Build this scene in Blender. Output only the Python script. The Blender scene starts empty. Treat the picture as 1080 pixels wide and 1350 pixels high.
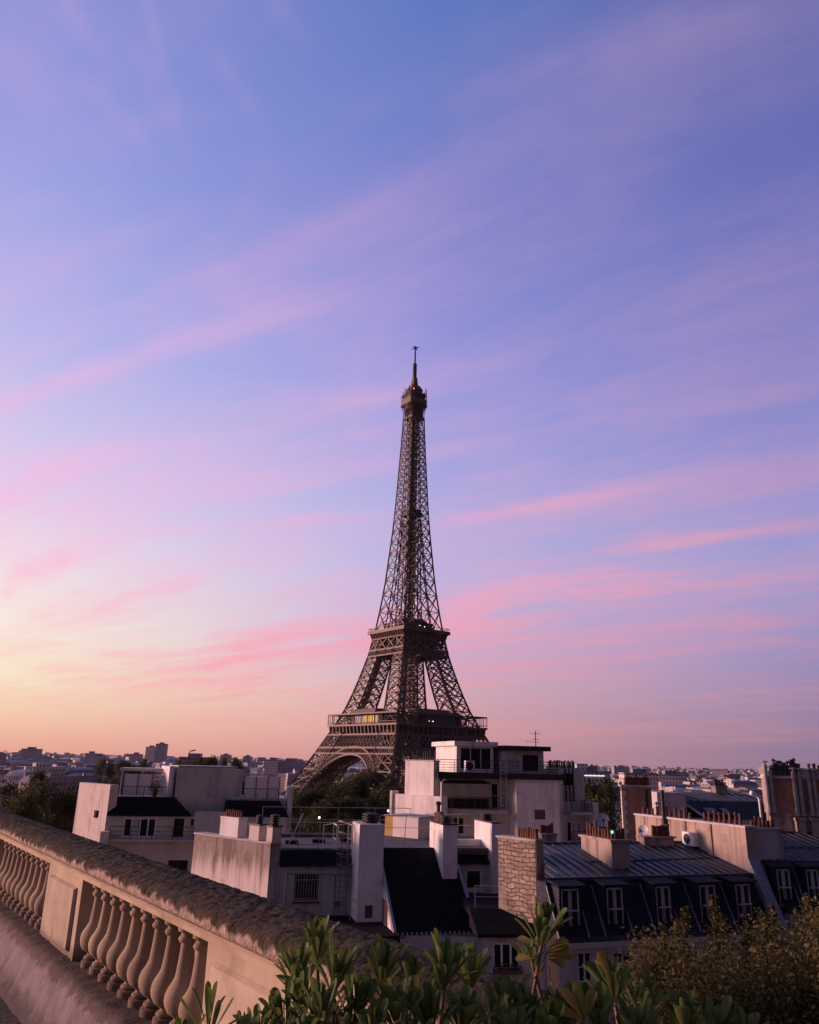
import bpy, math, random
from mathutils import Vector, Matrix
from math import sin, cos, pi, radians, sqrt
S = bpy.context.scene
COL = S.collection
# ------------------------------------------------------------------ camera (at the world origin, eye height = 0)
PITCH, ROLL, FPX = radians(17.87), radians(1.38), 1024.0
cp, sp, cr, sr = cos(PITCH), sin(PITCH), cos(ROLL), sin(ROLL)
FW = Vector((0, cp, sp)); UP0 = Vector((0, -sp, cp)); RT0 = Vector((1, 0, 0))
RT = RT0*cr + UP0*sr; UP = UP0*cr - RT0*sr
cd = bpy.data.cameras.new('camera'); cam = bpy.data.objects.new('camera', cd); COL.objects.link(cam)
cam.matrix_world = Matrix(((RT.x, UP.x, -FW.x, 0), (RT.y, UP.y, -FW.y, 0), (RT.z, UP.z, -FW.z, 0), (0, 0, 0, 1)))
cd.sensor_fit = 'HORIZONTAL'; cd.sensor_width = 36; cd.lens = 36*FPX/1080
cd.clip_start = .05; cd.clip_end = 60000
S.camera = cam
S.view_settings.view_transform = 'Standard'; S.view_settings.look = 'None'
S.view_settings.exposure = 0.0; S.view_settings.gamma = 1
S.cycles.max_bounces = 5; S.cycles.transparent_max_bounces = 12
S.cycles.use_denoising = True
GROUND = -37.2

def lin(r, g, b):
    f = lambda c: (c/255/12.92) if c/255 <= .04045 else ((c/255+.055)/1.055)**2.4
    return (f(r), f(g), f(b), 1)

# ------------------------------------------------------------------ node helper
class NT:
    def __init__(s, tree): s.t = tree; s.n = tree.nodes; s.l = tree.links
    def new(s, typ, **kw):
        n = s.n.new(typ)
        for k, v in kw.items(): setattr(n, k, v)
        return n
    def set(s, sock, v):
        if isinstance(v, bpy.types.NodeSocket): s.l.new(v, sock)
        else: sock.default_value = v
    def m(s, op, a, b=0.0, c=0.0, clamp=False):
        n = s.new('ShaderNodeMath', operation=op, use_clamp=clamp)
        s.set(n.inputs[0], a); s.set(n.inputs[1], b); s.set(n.inputs[2], c); return n.outputs[0]
    def mix(s, f, a, b, typ='MIX'):
        n = s.new('ShaderNodeMix', data_type='RGBA', blend_type=typ)
        s.set(n.inputs[0], f); s.set(n.inputs[6], a); s.set(n.inputs[7], b); return n.outputs[2]
    def ramp(s, f, pts, interp='LINEAR'):
        n = s.new('ShaderNodeValToRGB'); r = n.color_ramp; r.interpolation = interp
        while len(r.elements) < len(pts): r.elements.new(.5)
        for e, (p, c) in zip(r.elements, pts):
            e.position = p; e.color = c if len(c) == 4 else (*c, 1)
        s.set(n.inputs[0], f); return n.outputs[0]
    def mr(s, f, a, b, c=0.0, d=1.0, smooth=False):
        n = s.new('ShaderNodeMapRange', interpolation_type='SMOOTHSTEP' if smooth else 'LINEAR')
        for i, v in enumerate((f, a, b, c, d)): s.set(n.inputs[i], v)
        return n.outputs[0]
    def noise(s, vec, scale, detail=4, rough=.55, dist=0.0, dim='3D'):
        n = s.new('ShaderNodeTexNoise', noise_dimensions=dim)
        s.set(n.inputs['Vector'], vec); n.inputs['Scale'].default_value = scale; n.inputs['Detail'].default_value = detail
        n.inputs['Roughness'].default_value = rough; n.inputs['Distortion'].default_value = dist
        return n.outputs[0]
    def comb(s, x, y, z):
        n = s.new('ShaderNodeCombineXYZ')
        for i, v in enumerate((x, y, z)): s.set(n.inputs[i], v)
        return n.outputs[0]
    def scale(s, vec, sc):
        n = s.new('ShaderNodeMapping'); s.set(n.inputs[0], vec); n.inputs['Scale'].default_value = sc; return n.outputs[0]

# ------------------------------------------------------------------ world: dusk sky, glow low on the left, pink cirrus
SUN_AZ, SUN_EL = -64.0, 7.0     # degrees from straight ahead (+y), negative = left
W = bpy.data.worlds.new('World'); S.world = W; W.use_nodes = True; W.cycles.sampling_method = 'MANUAL'; W.cycles.sample_map_resolution = 256
W.node_tree.nodes.clear()
k = NT(W.node_tree)
tc = k.new('ShaderNodeTexCoord').outputs['Generated']
sx = k.new('ShaderNodeSeparateXYZ'); k.set(sx.inputs[0], tc); X, Y, Z = sx.outputs
hl = k.m('SQRT', k.m('ADD', k.m('MULTIPLY', X, X), k.m('MULTIPLY', Y, Y)))
hl = k.m('MAXIMUM', hl, .02)
saz = (sin(radians(SUN_AZ)), cos(radians(SUN_AZ)))
cosaz = k.m('DIVIDE', k.m('ADD', k.m('MULTIPLY', X, saz[0]), k.m('MULTIPLY', Y, saz[1])), hl)
zc = k.m('MAXIMUM', Z, 0.0)
zc_top = k.mr(Z, .80, .97, 1.0, .55)
K = (0, .035, .08, .14, .22, .30, .46, .63, .80)
LEFT = [(240,168,142),(254,208,170),(255,240,204),(254,244,226),(244,226,236),(222,210,240),(180,184,236),(146,158,224),(128,136,206)]
MID = [(198,142,148),(220,160,164),(218,172,182),(200,178,212),(186,182,226),(176,176,228),(146,152,222),(120,132,206),(92,120,192)]
RIGHT = [(130,114,146),(142,124,158),(154,138,176),(156,146,194),(156,156,210),(150,150,210),(128,130,198),(104,112,184),(92,104,172)]
BACK = [(70,56,66),(70,56,70),(68,58,76),(66,60,82),(62,60,88),(60,62,94),(58,62,98),(56,62,102),(56,62,104)]
def rp(cols): return k.ramp(zc, [(p, lin(*c)) for p, c in zip(K, cols)], 'LINEAR')
base = k.mix(k.mr(cosaz, -.02, -.7, smooth=True), rp(RIGHT), rp(BACK))
base = k.mix(k.mr(cosaz, -.02, .44), base, rp(MID))
base = k.mix(k.mr(cosaz, .42, .84), base, rp(LEFT))
# cirrus deck: direction projected on a flat layer, streaks all running towards one point on the horizon
den = k.m('ADD', zc, .10)
px_, py_ = k.m('DIVIDE', X, den), k.m('DIVIDE', Y, den)
CD = radians(-60)
al = k.m('ADD', k.m('MULTIPLY', px_, sin(CD)), k.m('MULTIPLY', py_, cos(CD)))
ac = k.m('SUBTRACT', k.m('MULTIPLY', px_, cos(CD)), k.m('MULTIPLY', py_, sin(CD)))
wob = k.noise(k.comb(k.m('MULTIPLY', al, .45), k.m('MULTIPLY', ac, .45), 3.3), 1.0, 2, .5)
ac2 = k.m('ADD', ac, k.m('MULTIPLY', wob, .55))
n1 = k.noise(k.comb(k.m('MULTIPLY', al, .25), k.m('MULTIPLY', ac2, 1.3), 1.7), 1.0, 3, .5)
n2 = k.noise(k.comb(k.m('MULTIPLY', al, .55), k.m('MULTIPLY', ac2, 4.2), 7.1), 1.0, 7, .62)
n3 = k.noise(k.comb(k.m('MULTIPLY', al, 1.6), k.m('MULTIPLY', ac2, 2.6), 4.2), 1.0, 7, .66)
n4 = k.noise(k.comb(k.m('MULTIPLY', al, 1.3), k.m('MULTIPLY', ac2, 11.0), 2.2), 1.0, 5, .6)
fib = k.m('ADD', k.m('MULTIPLY', n2, .5), k.m('ADD', k.m('MULTIPLY', n3, .25), k.m('MULTIPLY', n4, .25)))
cl = k.m('ADD', k.m('MULTIPLY', n1, .5), k.m('MULTIPLY', fib, .5))
veil = k.m('ADD', k.m('MULTIPLY', n1, .30), k.m('ADD', k.m('MULTIPLY', n2, .34), k.m('MULTIPLY', n3, .36)))
n5 = k.noise(k.comb(k.m('MULTIPLY', al, 2.3), k.m('MULTIPLY', ac2, 4.6), 9.2), 1.0, 8, .68, .6)
veil = k.m('ADD', k.m('MULTIPLY', veil, .7), k.m('MULTIPLY', n5, .3))
cl = k.m('ADD', k.mr(cl, .45, .66, 0, .24, smooth=True), k.mr(veil, .44, .61, 0, .50, smooth=True))
# single streaks of cirrus: (pixel from, pixel to, half width in pixels, strength)
def deck(x, y):
    d = (FW + RT*((x-540)/FPX) + UP*((675-y)/FPX)).normalized(); q = max(d.z, 0)+.10
    return Vector((d.x/q, d.y/q))
warp = k.m('MULTIPLY', k.m('SUBTRACT', k.noise(k.comb(k.m('MULTIPLY', px_, .9), k.m('MULTIPLY', py_, .9), .5), 1.0, 4, .6), .5), 1.0)
tot = None
STREAKS = [((-80,552),(350,428),16,.95), ((300,440),(600,372),30,.45), ((-60,690),(180,600),34,.55), ((30,760),(180,728),22,.5), ((190,708),(480,676),9,.6), ((350,553),(545,520),16,.5),
    ((180,905),(500,828),34,.85), ((470,850),(640,797),26,.9), ((570,812),(880,762),24,1.0), ((570,695),(840,640),11,.8), ((830,724),(1110,686),11,.95), ((570,862),(1100,812),36,.55), ((560,668),(700,612),22,.45), ((565,596),(690,568),12,.45),
    ((40,925),(420,902),14,.5), ((200,962),(520,940),9,.5), ((560,905),(900,880),16,.4), ((540,145),(1090,5),40,.55), ((790,215),(1100,110),34,.45), ((230,420),(560,262),44,.5), ((-40,268),(90,262),14,.35), ((180,60),(215,170),30,.25), ((560,330),(900,240),30,.35), ((-40,820),(260,790),20,.35), ((60,350),(200,300),18,.25), ((180,-50),(240,210),44,.34), ((280,70),(345,175),24,.5), ((115,110),(190,195),20,.5), ((-20,60),(150,215),46,.40), ((330,-40),(400,60),26,.3), ((60,-40),(120,60),26,.35), ((160,170),(330,150),18,.3), ((620,60),(760,20),26,.35), ((850,560),(1090,520),26,.3)]
for (p0, p1, hw, st) in STREAKS:
    A0, A1 = deck(*p0), deck(*p1); mx, my = (p0[0]+p1[0])/2, (p0[1]+p1[1])/2
    t_ = A1-A0; L_ = t_.length; t_ = t_/L_; nn = Vector((-t_.y, t_.x)); wd = abs((deck(mx, my+hw)-deck(mx, my)).dot(nn))
    dx_, dy_ = k.m('SUBTRACT', px_, A0.x), k.m('SUBTRACT', py_, A0.y)
    dd_ = k.m('ADD', k.m('MULTIPLY', dx_, nn.x), k.m('MULTIPLY', dy_, nn.y))
    dd_ = k.m('ADD', dd_, k.m('MULTIPLY', warp, wd*3.0)); dd_ = k.m('DIVIDE', dd_, wd)
    g_ = k.m('POWER', 2.718, k.m('MULTIPLY', k.m('MULTIPLY', dd_, dd_), -1.0))
    s_ = k.m('DIVIDE', k.m('ADD', k.m('MULTIPLY', dx_, t_.x), k.m('MULTIPLY', dy_, t_.y)), L_)
    e_ = k.m('MULTIPLY', k.mr(s_, -.3, .25, smooth=True), k.mr(s_, 1.3, .7, smooth=True))
    v_ = k.m('MULTIPLY', k.m('MULTIPLY', g_, e_), st); tot = v_ if tot is None else k.m('ADD', tot, v_)
tot = k.m('MULTIPLY', tot, k.mr(fib, .38, .60, .15, 1.3))
cl = k.m('ADD', k.m('MULTIPLY', cl, .85), k.m('MULTIPLY', tot, .70), clamp=True)
CK = (0, .05, .12, .22, .34, .46, .63, .80)
CC = [(240,174,160),(248,170,168),(252,168,186),(247,180,210),(234,182,222),(210,176,224),(176,156,214),(166,150,208)]
cloudc = k.ramp(zc, [(p, lin(*c)) for p, c in zip(CK, CC)])
dim = k.mr(cosaz, -.3, .80, .60, 1.08)
cloudc = k.mix(1.0, cloudc, k.comb(dim, dim, dim), 'MULTIPLY')
amt = k.m('MULTIPLY', cl, k.mr(zc, .01, .10, .35, .85))
sky = k.mix(amt, base, cloudc)
rear = k.mr(k.m('DIVIDE', Y, hl), -.55, .15, .50, 1.0, True); zc_top = k.m('MULTIPLY', zc_top, rear)
sky = k.mix(1.0, sky, k.comb(zc_top, zc_top, zc_top), 'MULTIPLY')
lp_bg = k.new('ShaderNodeBackground'); k.set(lp_bg.inputs[0], sky); lp_bg.inputs[1].default_value = 1.0
wo = k.new('ShaderNodeOutputWorld'); k.l.new(lp_bg.outputs[0], wo.inputs[0])
# ------------------------------------------------------------------ the afterglow as one broad, low, warm sun
sd = bpy.data.lights.new('sun', 'SUN'); sun = bpy.data.objects.new('sun', sd); COL.objects.link(sun)
sd.energy = 5.0; sd.angle = radians(12); sd.color = (1.0, .55, .47)
LAMP_AZ = radians(-76)                             # centre of the brightest part of the glow, just outside the frame
ld = Vector((sin(LAMP_AZ)*cos(radians(SUN_EL)), cos(LAMP_AZ)*cos(radians(SUN_EL)), sin(radians(SUN_EL))))
sun.rotation_euler = ld.to_track_quat('Z', 'Y').to_euler()
# ------------------------------------------------------------------ projection helpers (pixels of the 1080 x 1350 photograph)
def ray(x, y): return FW + RT*((x-540)/FPX) + UP*((675-y)/FPX)
def hz(x):
    g = FW + RT*((x-540)/FPX); return 675 + FPX*g.z/UP.z
def at(x, y, Yd):
    d = ray(x, y); return d*(Yd/d.y)
class Frame:
    """a vertical facade plane through the point seen at column px, Yd metres ahead, turned deg (right end recedes)"""
    def __init__(s, px, Yd, deg):
        o = at(px, hz(px), Yd); s.o = Vector((o.x, o.y, 0)); t = radians(deg)
        s.u = Vector((cos(t), sin(t), 0)); s.v = Vector((-sin(t), cos(t), 0))
    def A(s, px, py, b=0.0):
        d = ray(px, py); t = (s.o + s.v*b).dot(s.v)/d.dot(s.v); p = d*t - s.o
        return p.dot(s.u), p.z
    def P(s, a, b, z): return s.o + s.u*a + s.v*b + Vector((0, 0, z))

# ------------------------------------------------------------------ mesh builder
ROOTS = {}
class MB:
    def __init__(s): s.v = []; s.f = []; s.mi = []
    def add(s, vs, fs, mi=0):
        n = len(s.v); s.v += [tuple(p) for p in vs]
        for f in fs: s.f.append(tuple(i+n for i in f)); s.mi.append(mi)
        return s
    def quad(s, a, b, c, d, mi=0): return s.add((a, b, c, d), ((0, 1, 2, 3),), mi)
    def hexa(s, lo, hi, mi=0, caps=(1, 1)):
        n = len(lo); fs = [(i, (i+1) % n, n+(i+1) % n, n+i) for i in range(n)]
        if caps[0]: fs.append(tuple(range(n-1, -1, -1)))
        if caps[1]: fs.append(tuple(range(n, 2*n)))
        return s.add(list(lo)+list(hi), fs, mi)
    def box(s, F, a0, a1, b0, b1, z0, z1, mi=0):
        if a0 > a1: a0, a1 = a1, a0
        if b0 > b1: b0, b1 = b1, b0
        if z0 > z1: z0, z1 = z1, z0
        q = [(a0, b0), (a1, b0), (a1, b1), (a0, b1)]
        return s.hexa([F.P(a, b, z0) for a, b in q], [F.P(a, b, z1) for a, b in q], mi)
    def xbox(s, x0, x1, y0, y1, z0, z1, mi=0):
        q = [(x0, y0), (x1, y0), (x1, y1), (x0, y1)]
        return s.hexa([(x, y, z0) for x, y in q], [(x, y, z1) for x, y in q], mi)
    def beam(s, p, q, w, h=None, mi=0, cap=False, up=None):
        p, q = Vector(p), Vector(q); d = q-p
        if d.length < 1e-6: return s
        h = h or w; up = up or (Vector((0, 0, 1)) if abs(d.normalized().z) < .95 else Vector((0, 1, 0)))
        x = d.cross(up).normalized()*(w/2); y = x.cross(d).normalized()*(h/2)
        lo = [p-x-y, p+x-y, p+x+y, p-x+y]; hi = [r+d for r in lo]
        return s.hexa(lo, hi, mi, (cap, cap))
    def tube(s, pts, r, n=8, mi=0, cap=True):
        pts = [Vector(p) for p in pts]; rs = r if isinstance(r, (list, tuple)) else [r]*len(pts)
        vs = []; ref = Vector((.31, .2, .93))
        for i, p in enumerate(pts):
            d = (pts[min(i+1, len(pts)-1)]-pts[max(i-1, 0)]).normalized()
            x = d.cross(ref); x = (x if x.length > .05 else d.cross(Vector((1, 0, 0)))).normalized(); y = d.cross(x)
            vs += [p + (x*cos(2*pi*j/n) + y*sin(2*pi*j/n))*rs[i] for j in range(n)]
        fs = [(i*n+j, i*n+(j+1) % n, (i+1)*n+(j+1) % n, (i+1)*n+j) for i in range(len(pts)-1) for j in range(n)]
        if cap: fs += [tuple(range(n-1, -1, -1)), tuple(range((len(pts)-1)*n, len(pts)*n))]
        return s.add(vs, fs, mi)
    def lathe(s, c, prof, n=16, mi=0):
        c = Vector(c); vs = []
        for r, z in prof: vs += [c + Vector((r*cos(2*pi*j/n), r*sin(2*pi*j/n), z)) for j in range(n)]
        m = len(prof)
        fs = [(i*n+j, i*n+(j+1) % n, (i+1)*n+(j+1) % n, (i+1)*n+j) for i in range(m-1) for j in range(n)]
        fs += [tuple(range(n-1, -1, -1)), tuple(range((m-1)*n, m*n))]
        return s.add(vs, fs, mi)
    def wall(s, F, a0, a1, z0, z1, b, holes, rev=.18, mi=0):
        """front sheet with real openings and their reveals; holes = (a0, a1, z0, z1)"""
        if a0 > a1: a0, a1 = a1, a0
        hs = [(min(h[0], h[1]), max(h[0], h[1]), min(h[2], h[3]), max(h[2], h[3])) for h in holes]
        A = sorted({a0, a1, *[x for h in hs for x in h[:2] if a0 < x < a1]})
        Zs = sorted({z0, z1, *[x for h in hs for x in h[2:] if z0 < x < z1]})
        for i in range(len(A)-1):
            for j in range(len(Zs)-1):
                ca, cz = (A[i]+A[i+1])/2, (Zs[j]+Zs[j+1])/2
                if any(h[0] < ca < h[1] and h[2] < cz < h[3] for h in hs): continue
                s.quad(F.P(A[i], b, Zs[j]), F.P(A[i+1], b, Zs[j]), F.P(A[i+1], b, Zs[j+1]), F.P(A[i], b, Zs[j+1]), mi)
        for p, q, c, d in hs:
            r = b+rev
            for (x0, y0), (x1, y1) in (((p, c), (q, c)), ((q, c), (q, d)), ((q, d), (p, d)), ((p, d), (p, c))):
                s.quad(F.P(x0, b, y0), F.P(x0, r, y0), F.P(x1, r, y1), F.P(x1, b, y1), mi)
        return s
    def build(s, name, mat, parent=None, smooth=False, sharp=None):
        base = Vector((0, 0, 0)); o = parent
        while o is not None: base = base + o.location; o = o.parent
        me = bpy.data.meshes.new(name)
        vs = [(p[0]-base.x, p[1]-base.y, p[2]-base.z) for p in s.v]
        me.from_pydata(vs, [], s.f)
        for m in (mat if isinstance(mat, (list, tuple)) else [mat]): me.materials.append(m)
        if any(s.mi): me.polygons.foreach_set('material_index', s.mi)
        uvl = me.uv_layers.new(name='uv').data; up = Vector((0, 0, 1)); buf = []
        for p in me.polygons:
            n = p.normal
            if abs(n.z) < .96: t = up.cross(n).normalized(); w = n.cross(t)
            else: t = Vector((1, 0, 0)); w = Vector((0, 1, 0))
            for vi in p.vertices:
                c = me.vertices[vi].co + base; buf += (c.dot(t), c.dot(w))
        uvl.foreach_set('uv', buf)
        if smooth: me.polygons.foreach_set('use_smooth', [True]*len(me.polygons))
        me.update()
        ob = bpy.data.objects.new(name, me); COL.objects.link(ob)
        if parent is not None: ob.parent = parent
        if sharp is not None: me.set_sharp_from_angle(angle=radians(sharp))
        return ob
def tag(o, label=None, cat=None, group=None, kind=None):
    if label: o['label'] = label
    if cat: o['category'] = cat
    if group: o['group'] = group
    if kind: o['kind'] = kind
    return o
def thing(name, loc, label, cat, group=None):
    o = bpy.data.objects.new(name, None); o.location = loc; o.empty_display_size = .2; COL.objects.link(o)
    return tag(o, label, cat, group)
def copy_tree(o, parent=None):
    c = o.copy(); COL.objects.link(c)
    if parent is not None: c.parent = parent
    for ch in list(o.children): copy_tree(ch, c)
    return c

# ------------------------------------------------------------------ materials
def mat(name, col, rough=.7, metal=0.0, fn=None, spec=.4):
    m = bpy.data.materials.new(name); m.use_nodes = True; t = NT(m.node_tree); b = t.n['Principled BSDF']
    b.inputs['Base Color'].default_value = (*col, 1); b.inputs['Roughness'].default_value = rough
    b.inputs['Metallic'].default_value = metal; b.inputs['Specular IOR Level'].default_value = spec
    if fn: fn(t, b)
    return m
def uvn(t): return t.new('ShaderNodeTexCoord').outputs['UV']
def posn(t): return t.new('ShaderNodeNewGeometry').outputs['Position']
def bump(t, b, h, strength=.4, dist=.02):
    n = t.new('ShaderNodeBump'); n.inputs['Strength'].default_value = strength; n.inputs['Distance'].default_value = dist
    t.set(n.inputs['Height'], h); t.l.new(n.outputs[0], b.inputs['Normal'])
def varied(c1, c2, scale=3.0, bstr=.25, bdist=.02, lo=.35, hi=.65, detail=6):
    def fn(t, b):
        p = posn(t); n = t.noise(p, scale, detail, .6)
        t.set(b.inputs['Base Color'], t.mix(t.mr(n, lo, hi), (*c1, 1), (*c2, 1)))
        bump(t, b, t.noise(p, scale*6, 4), bstr, bdist)
    return fn
def plaster(c, stain, amt=.55, sc=1.0, top=None):
    """render with rain streaks (long in z), blotches and a fine grain"""
    def fn(t, b):
        p = posn(t)
        st = t.noise(t.scale(p, (1.6*sc, 1.6*sc, .10*sc)), 1.0, 6, .6)
        bl = t.noise(p, .55*sc, 6, .65)
        f = t.m('ADD', t.mr(st, .50, .78, 0, amt), t.mr(bl, .52, .8, 0, amt*.7), clamp=True)
        if top is not None:                                   # run-off stains hanging from the wall's upper edge
            sz = t.new('ShaderNodeSeparateXYZ'); t.set(sz.inputs[0], p)
            n0 = t.noise(t.scale(p, (2.6, 2.6, .05)), 1.0, 7, .7); e = t.m('ADD', sz.outputs[2], t.m('MULTIPLY', t.m('SUBTRACT', n0, .5), 3.2))
            f = t.m('ADD', f, t.mr(e, top-1.3, top+.1, 0, .75, True), clamp=True)
        g = t.mr(t.noise(p, 9, 4), .2, .8, .9, 1.05)
        c0 = t.mix(f, (*c, 1), (*stain, 1))
        t.set(b.inputs['Base Color'], t.mix(1.0, c0, t.comb(g, g, g), 'MULTIPLY'))
        bump(t, b, t.noise(p, 14, 4), .25, .02)
    return fn
def bricks(c1, c2, mortar, w, h, ms=.012, bstr=.6, patch=None, wob=0.0):
    def fn(t, b):
        u = uvn(t)
        
        if wob:
            nz = t.new('ShaderNodeTexNoise'); t.set(nz.inputs['Vector'], u); nz.inputs['Scale'].default_value = 2.3; nz.inputs['Detail'].default_value = 3
            va = t.new('ShaderNodeVectorMath', operation='SUBTRACT'); t.l.new(nz.outputs[1], va.inputs[0]); va.inputs[1].default_value = (.5, .5, .5)
            vb = t.new('ShaderNodeVectorMath', operation='SCALE'); t.l.new(va.outputs[0], vb.inputs[0]); vb.inputs['Scale'].default_value = wob
            vc = t.new('ShaderNodeVectorMath', operation='ADD'); t.l.new(vb.outputs[0], vc.inputs[0]); t.set(vc.inputs[1], u); u = vc.outputs[0]
        n = t.new('ShaderNodeTexBrick'); t.set(n.inputs['Vector'], u); n.inputs['Scale'].default_value = 1
        n.inputs['Brick Width'].default_value = w; n.inputs['Row Height'].default_value = h
        n.inputs['Mortar Size'].default_value = ms; n.inputs['Mortar Smooth'].default_value = .3
        n.inputs['Color1'].default_value = (*c1, 1); n.inputs['Color2'].default_value = (*c2, 1); n.inputs['Mortar'].default_value = (*mortar, 1)
        c = n.outputs[0]
        g = t.mr(t.noise(posn(t), 1.3, 6, .65), .25, .75, .62, 1.25)
        c = t.mix(1.0, c, t.comb(g, g, g), 'MULTIPLY')
        if patch: c = t.mix(t.mr(t.noise(posn(t), .8, 5, .6), .56, .66), c, (*patch, 1))
        t.set(b.inputs['Base Color'], c)
        inv = t.m('SUBTRACT', 1.0, n.outputs['Fac'])
        bump(t, b, inv, bstr, .02)
    return fn
def zincfn(c1, c2):
    def fn(t, b):
        p = posn(t)
        n = t.noise(t.scale(p, (.9, .9, .9)), 1.0, 7, .65); n2 = t.noise(p, 7, 4)
        c = t.mix(t.mr(n, .35, .68), (*c1, 1), (*c2, 1)); g = t.mr(n2, .3, .7, .85, 1.12)
        t.set(b.inputs['Base Color'], t.mix(1.0, c, t.comb(g, g, g), 'MULTIPLY'))
        t.set(b.inputs['Roughness'], t.mr(n, .3, .7, .32, .6))
        bump(t, b, n2, .15, .02)
    return fn
M = {}
M['iron'] = mat('iron', (.20, .125, .095), .6, 0, varied((.14, .085, .064), (.20, .125, .094), .25, 0))
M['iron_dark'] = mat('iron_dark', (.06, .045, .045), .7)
M['white_wall'] = mat('white_wall', (.72, .68, .66), .85, 0, plaster((.82, .77, .73), (.36, .285, .26), .8))
M['grey_wall'] = mat('grey_wall', (.55, .52, .51), .85, 0, plaster((.54, .50, .48), (.24, .20, .19), .9))
M['stained_wall'] = mat('stained_wall', (.6, .55, .5), .9, 0, plaster((.68, .59, .53), (.22, .155, .125), .95, 1.3))
M['party_stained'] = mat('party_stained', (.6, .55, .5), .9, 0, plaster((.68, .59, .53), (.20, .14, .115), .9, 1.3, -4.85))
M['cream_wall'] = mat('cream_wall', (.6, .53, .45), .88, 0, plaster((.62, .54, .46), (.36, .29, .25), .55))
M['old_plaster'] = mat('old_plaster', (.5, .42, .36), .92, 0, plaster((.43, .335, .27), (.12, .078, .062), 1.25, 1.7))
M['yellow_paint'] = mat('yellow_paint', (.52, .33, .12), .8, 0, plaster((.52, .33, .12), (.4, .25, .1), .4))
M['brick'] = mat('brick', (.3, .12, .08), .9, 0, bricks((.50, .20, .11), (.37, .135, .08), (.42, .30, .23), .23, .075))
M['stone'] = mat('stone', (.4, .3, .24), .92, 0, bricks((.46, .35, .27), (.30, .215, .165), (.10, .072, .058), .44, .19, .022, 1.0, (.42, .32, .25), .30))
M['zinc'] = mat('zinc', (.13, .14, .19), .45, .0, zincfn((.030, .033, .050), (.085, .088, .112)), .35)
M['zinc_seam'] = mat('zinc_seam', (.06, .063, .08), .55, 0, None, .3)
M['slate'] = mat('slate', (.02, .022, .035), .6, 0, bricks((.030, .034, .050), (.016, .019, .030), (.006, .006, .01), .24, .16, .008, .5), .2)
M['tar'] = mat('tar', (.008, .0075, .009), .9, 0, varied((.006, .0055, .007), (.013, .012, .014), 2.0, .4), .1)
M['roof_gravel'] = mat('roof_gravel', (.16, .14, .15), .9, 0, varied((.06, .055, .065), (.13, .115, .125), 1.2, .5))
M['terracotta'] = mat('terracotta', (.27, .095, .05), .85, 0, varied((.20, .075, .042), (.075, .034, .026), 6.0, .2))
M['cowl'] = mat('cowl', (.05, .045, .045), .6, .3)
M['metal_dark'] = mat('metal_dark', (.022, .02, .022), .5, .4)
M['metal_pale'] = mat('metal_pale', (.50, .46, .46), .4, .6)
M['lead'] = mat('lead', (.30, .30, .34), .5, .2, zincfn((.24, .24, .28), (.36, .36, .40)))
M['frame_white'] = mat('frame_white', (.80, .76, .75), .5)
M['frame_grey'] = mat('frame_grey', (.50, .475, .48), .6)
M['hood'] = mat('hood', (.028, .03, .042), .85, 0, None, .1)
M['strip'] = None
M['frame_brown'] = mat('frame_brown', (.12, .06, .05), .6)
M['glass'] = mat('glass', (.010, .011, .014), .08, 0, None, .25)
M['curtain'] = mat('curtain', (.45, .42, .42), .9)
M['dish'] = mat('dish', (.52, .5, .52), .5)
M['panel'] = mat('panel', (.78, .70, .64), .7, 0, plaster((.78, .70, .64), (.6, .52, .47), .35))
M['pipe_grey'] = mat('pipe_grey', (.34, .30, .28), .7, 0, varied((.38, .33, .30), (.24, .2, .18), 2, .1))
M['metal_mid'] = mat('metal_mid', (.2, .18, .19), .45, .5)
def translucent(m, col, f=.35):
    t = NT(m.node_tree); b = t.n['Principled BSDF']; out_ = [n for n in t.n if n.type == 'OUTPUT_MATERIAL'][0]
    tr = t.new('ShaderNodeBsdfTranslucent'); mx = t.new('ShaderNodeMixShader'); mx.inputs[0].default_value = f
    src = b.inputs['Base Color'].links
    if src: t.l.new(src[0].from_socket, tr.inputs[0])
    else: tr.inputs[0].default_value = (*col, 1)
    t.l.new(b.outputs[0], mx.inputs[1]); t.l.new(tr.outputs[0], mx.inputs[2]); t.l.new(mx.outputs[0], out_.inputs[0])
def emis(name, col, st):
    m = bpy.data.materials.new(name); m.use_nodes = True; b = m.node_tree.nodes['Principled BSDF']
    b.inputs['Base Color'].default_value = (*col, 1); b.inputs['Emission Color'].default_value = (*col, 1)
    b.inputs['Emission Strength'].default_value = st; return m
M['lamp_white'] = emis('lamp_white', (1, .93, .82), 3)
M['strip'] = emis('strip', (1, .95, .85), 1.0)
M['lamp_amber'] = emis('lamp_amber', (1, .47, .035), 1.15); M['lamp_amber'].node_tree.nodes['Principled BSDF'].inputs['Base Color'].default_value = (.03, .02, .01, 1); M['lamp_amber'].node_tree.nodes['Principled BSDF'].inputs['Specular IOR Level'].default_value = .05
M['lamp_red'] = emis('lamp_red', (1, .12, .06), 6)
M['lamp_green'] = emis('lamp_green', (.05, .9, .55), 2.5)
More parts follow.
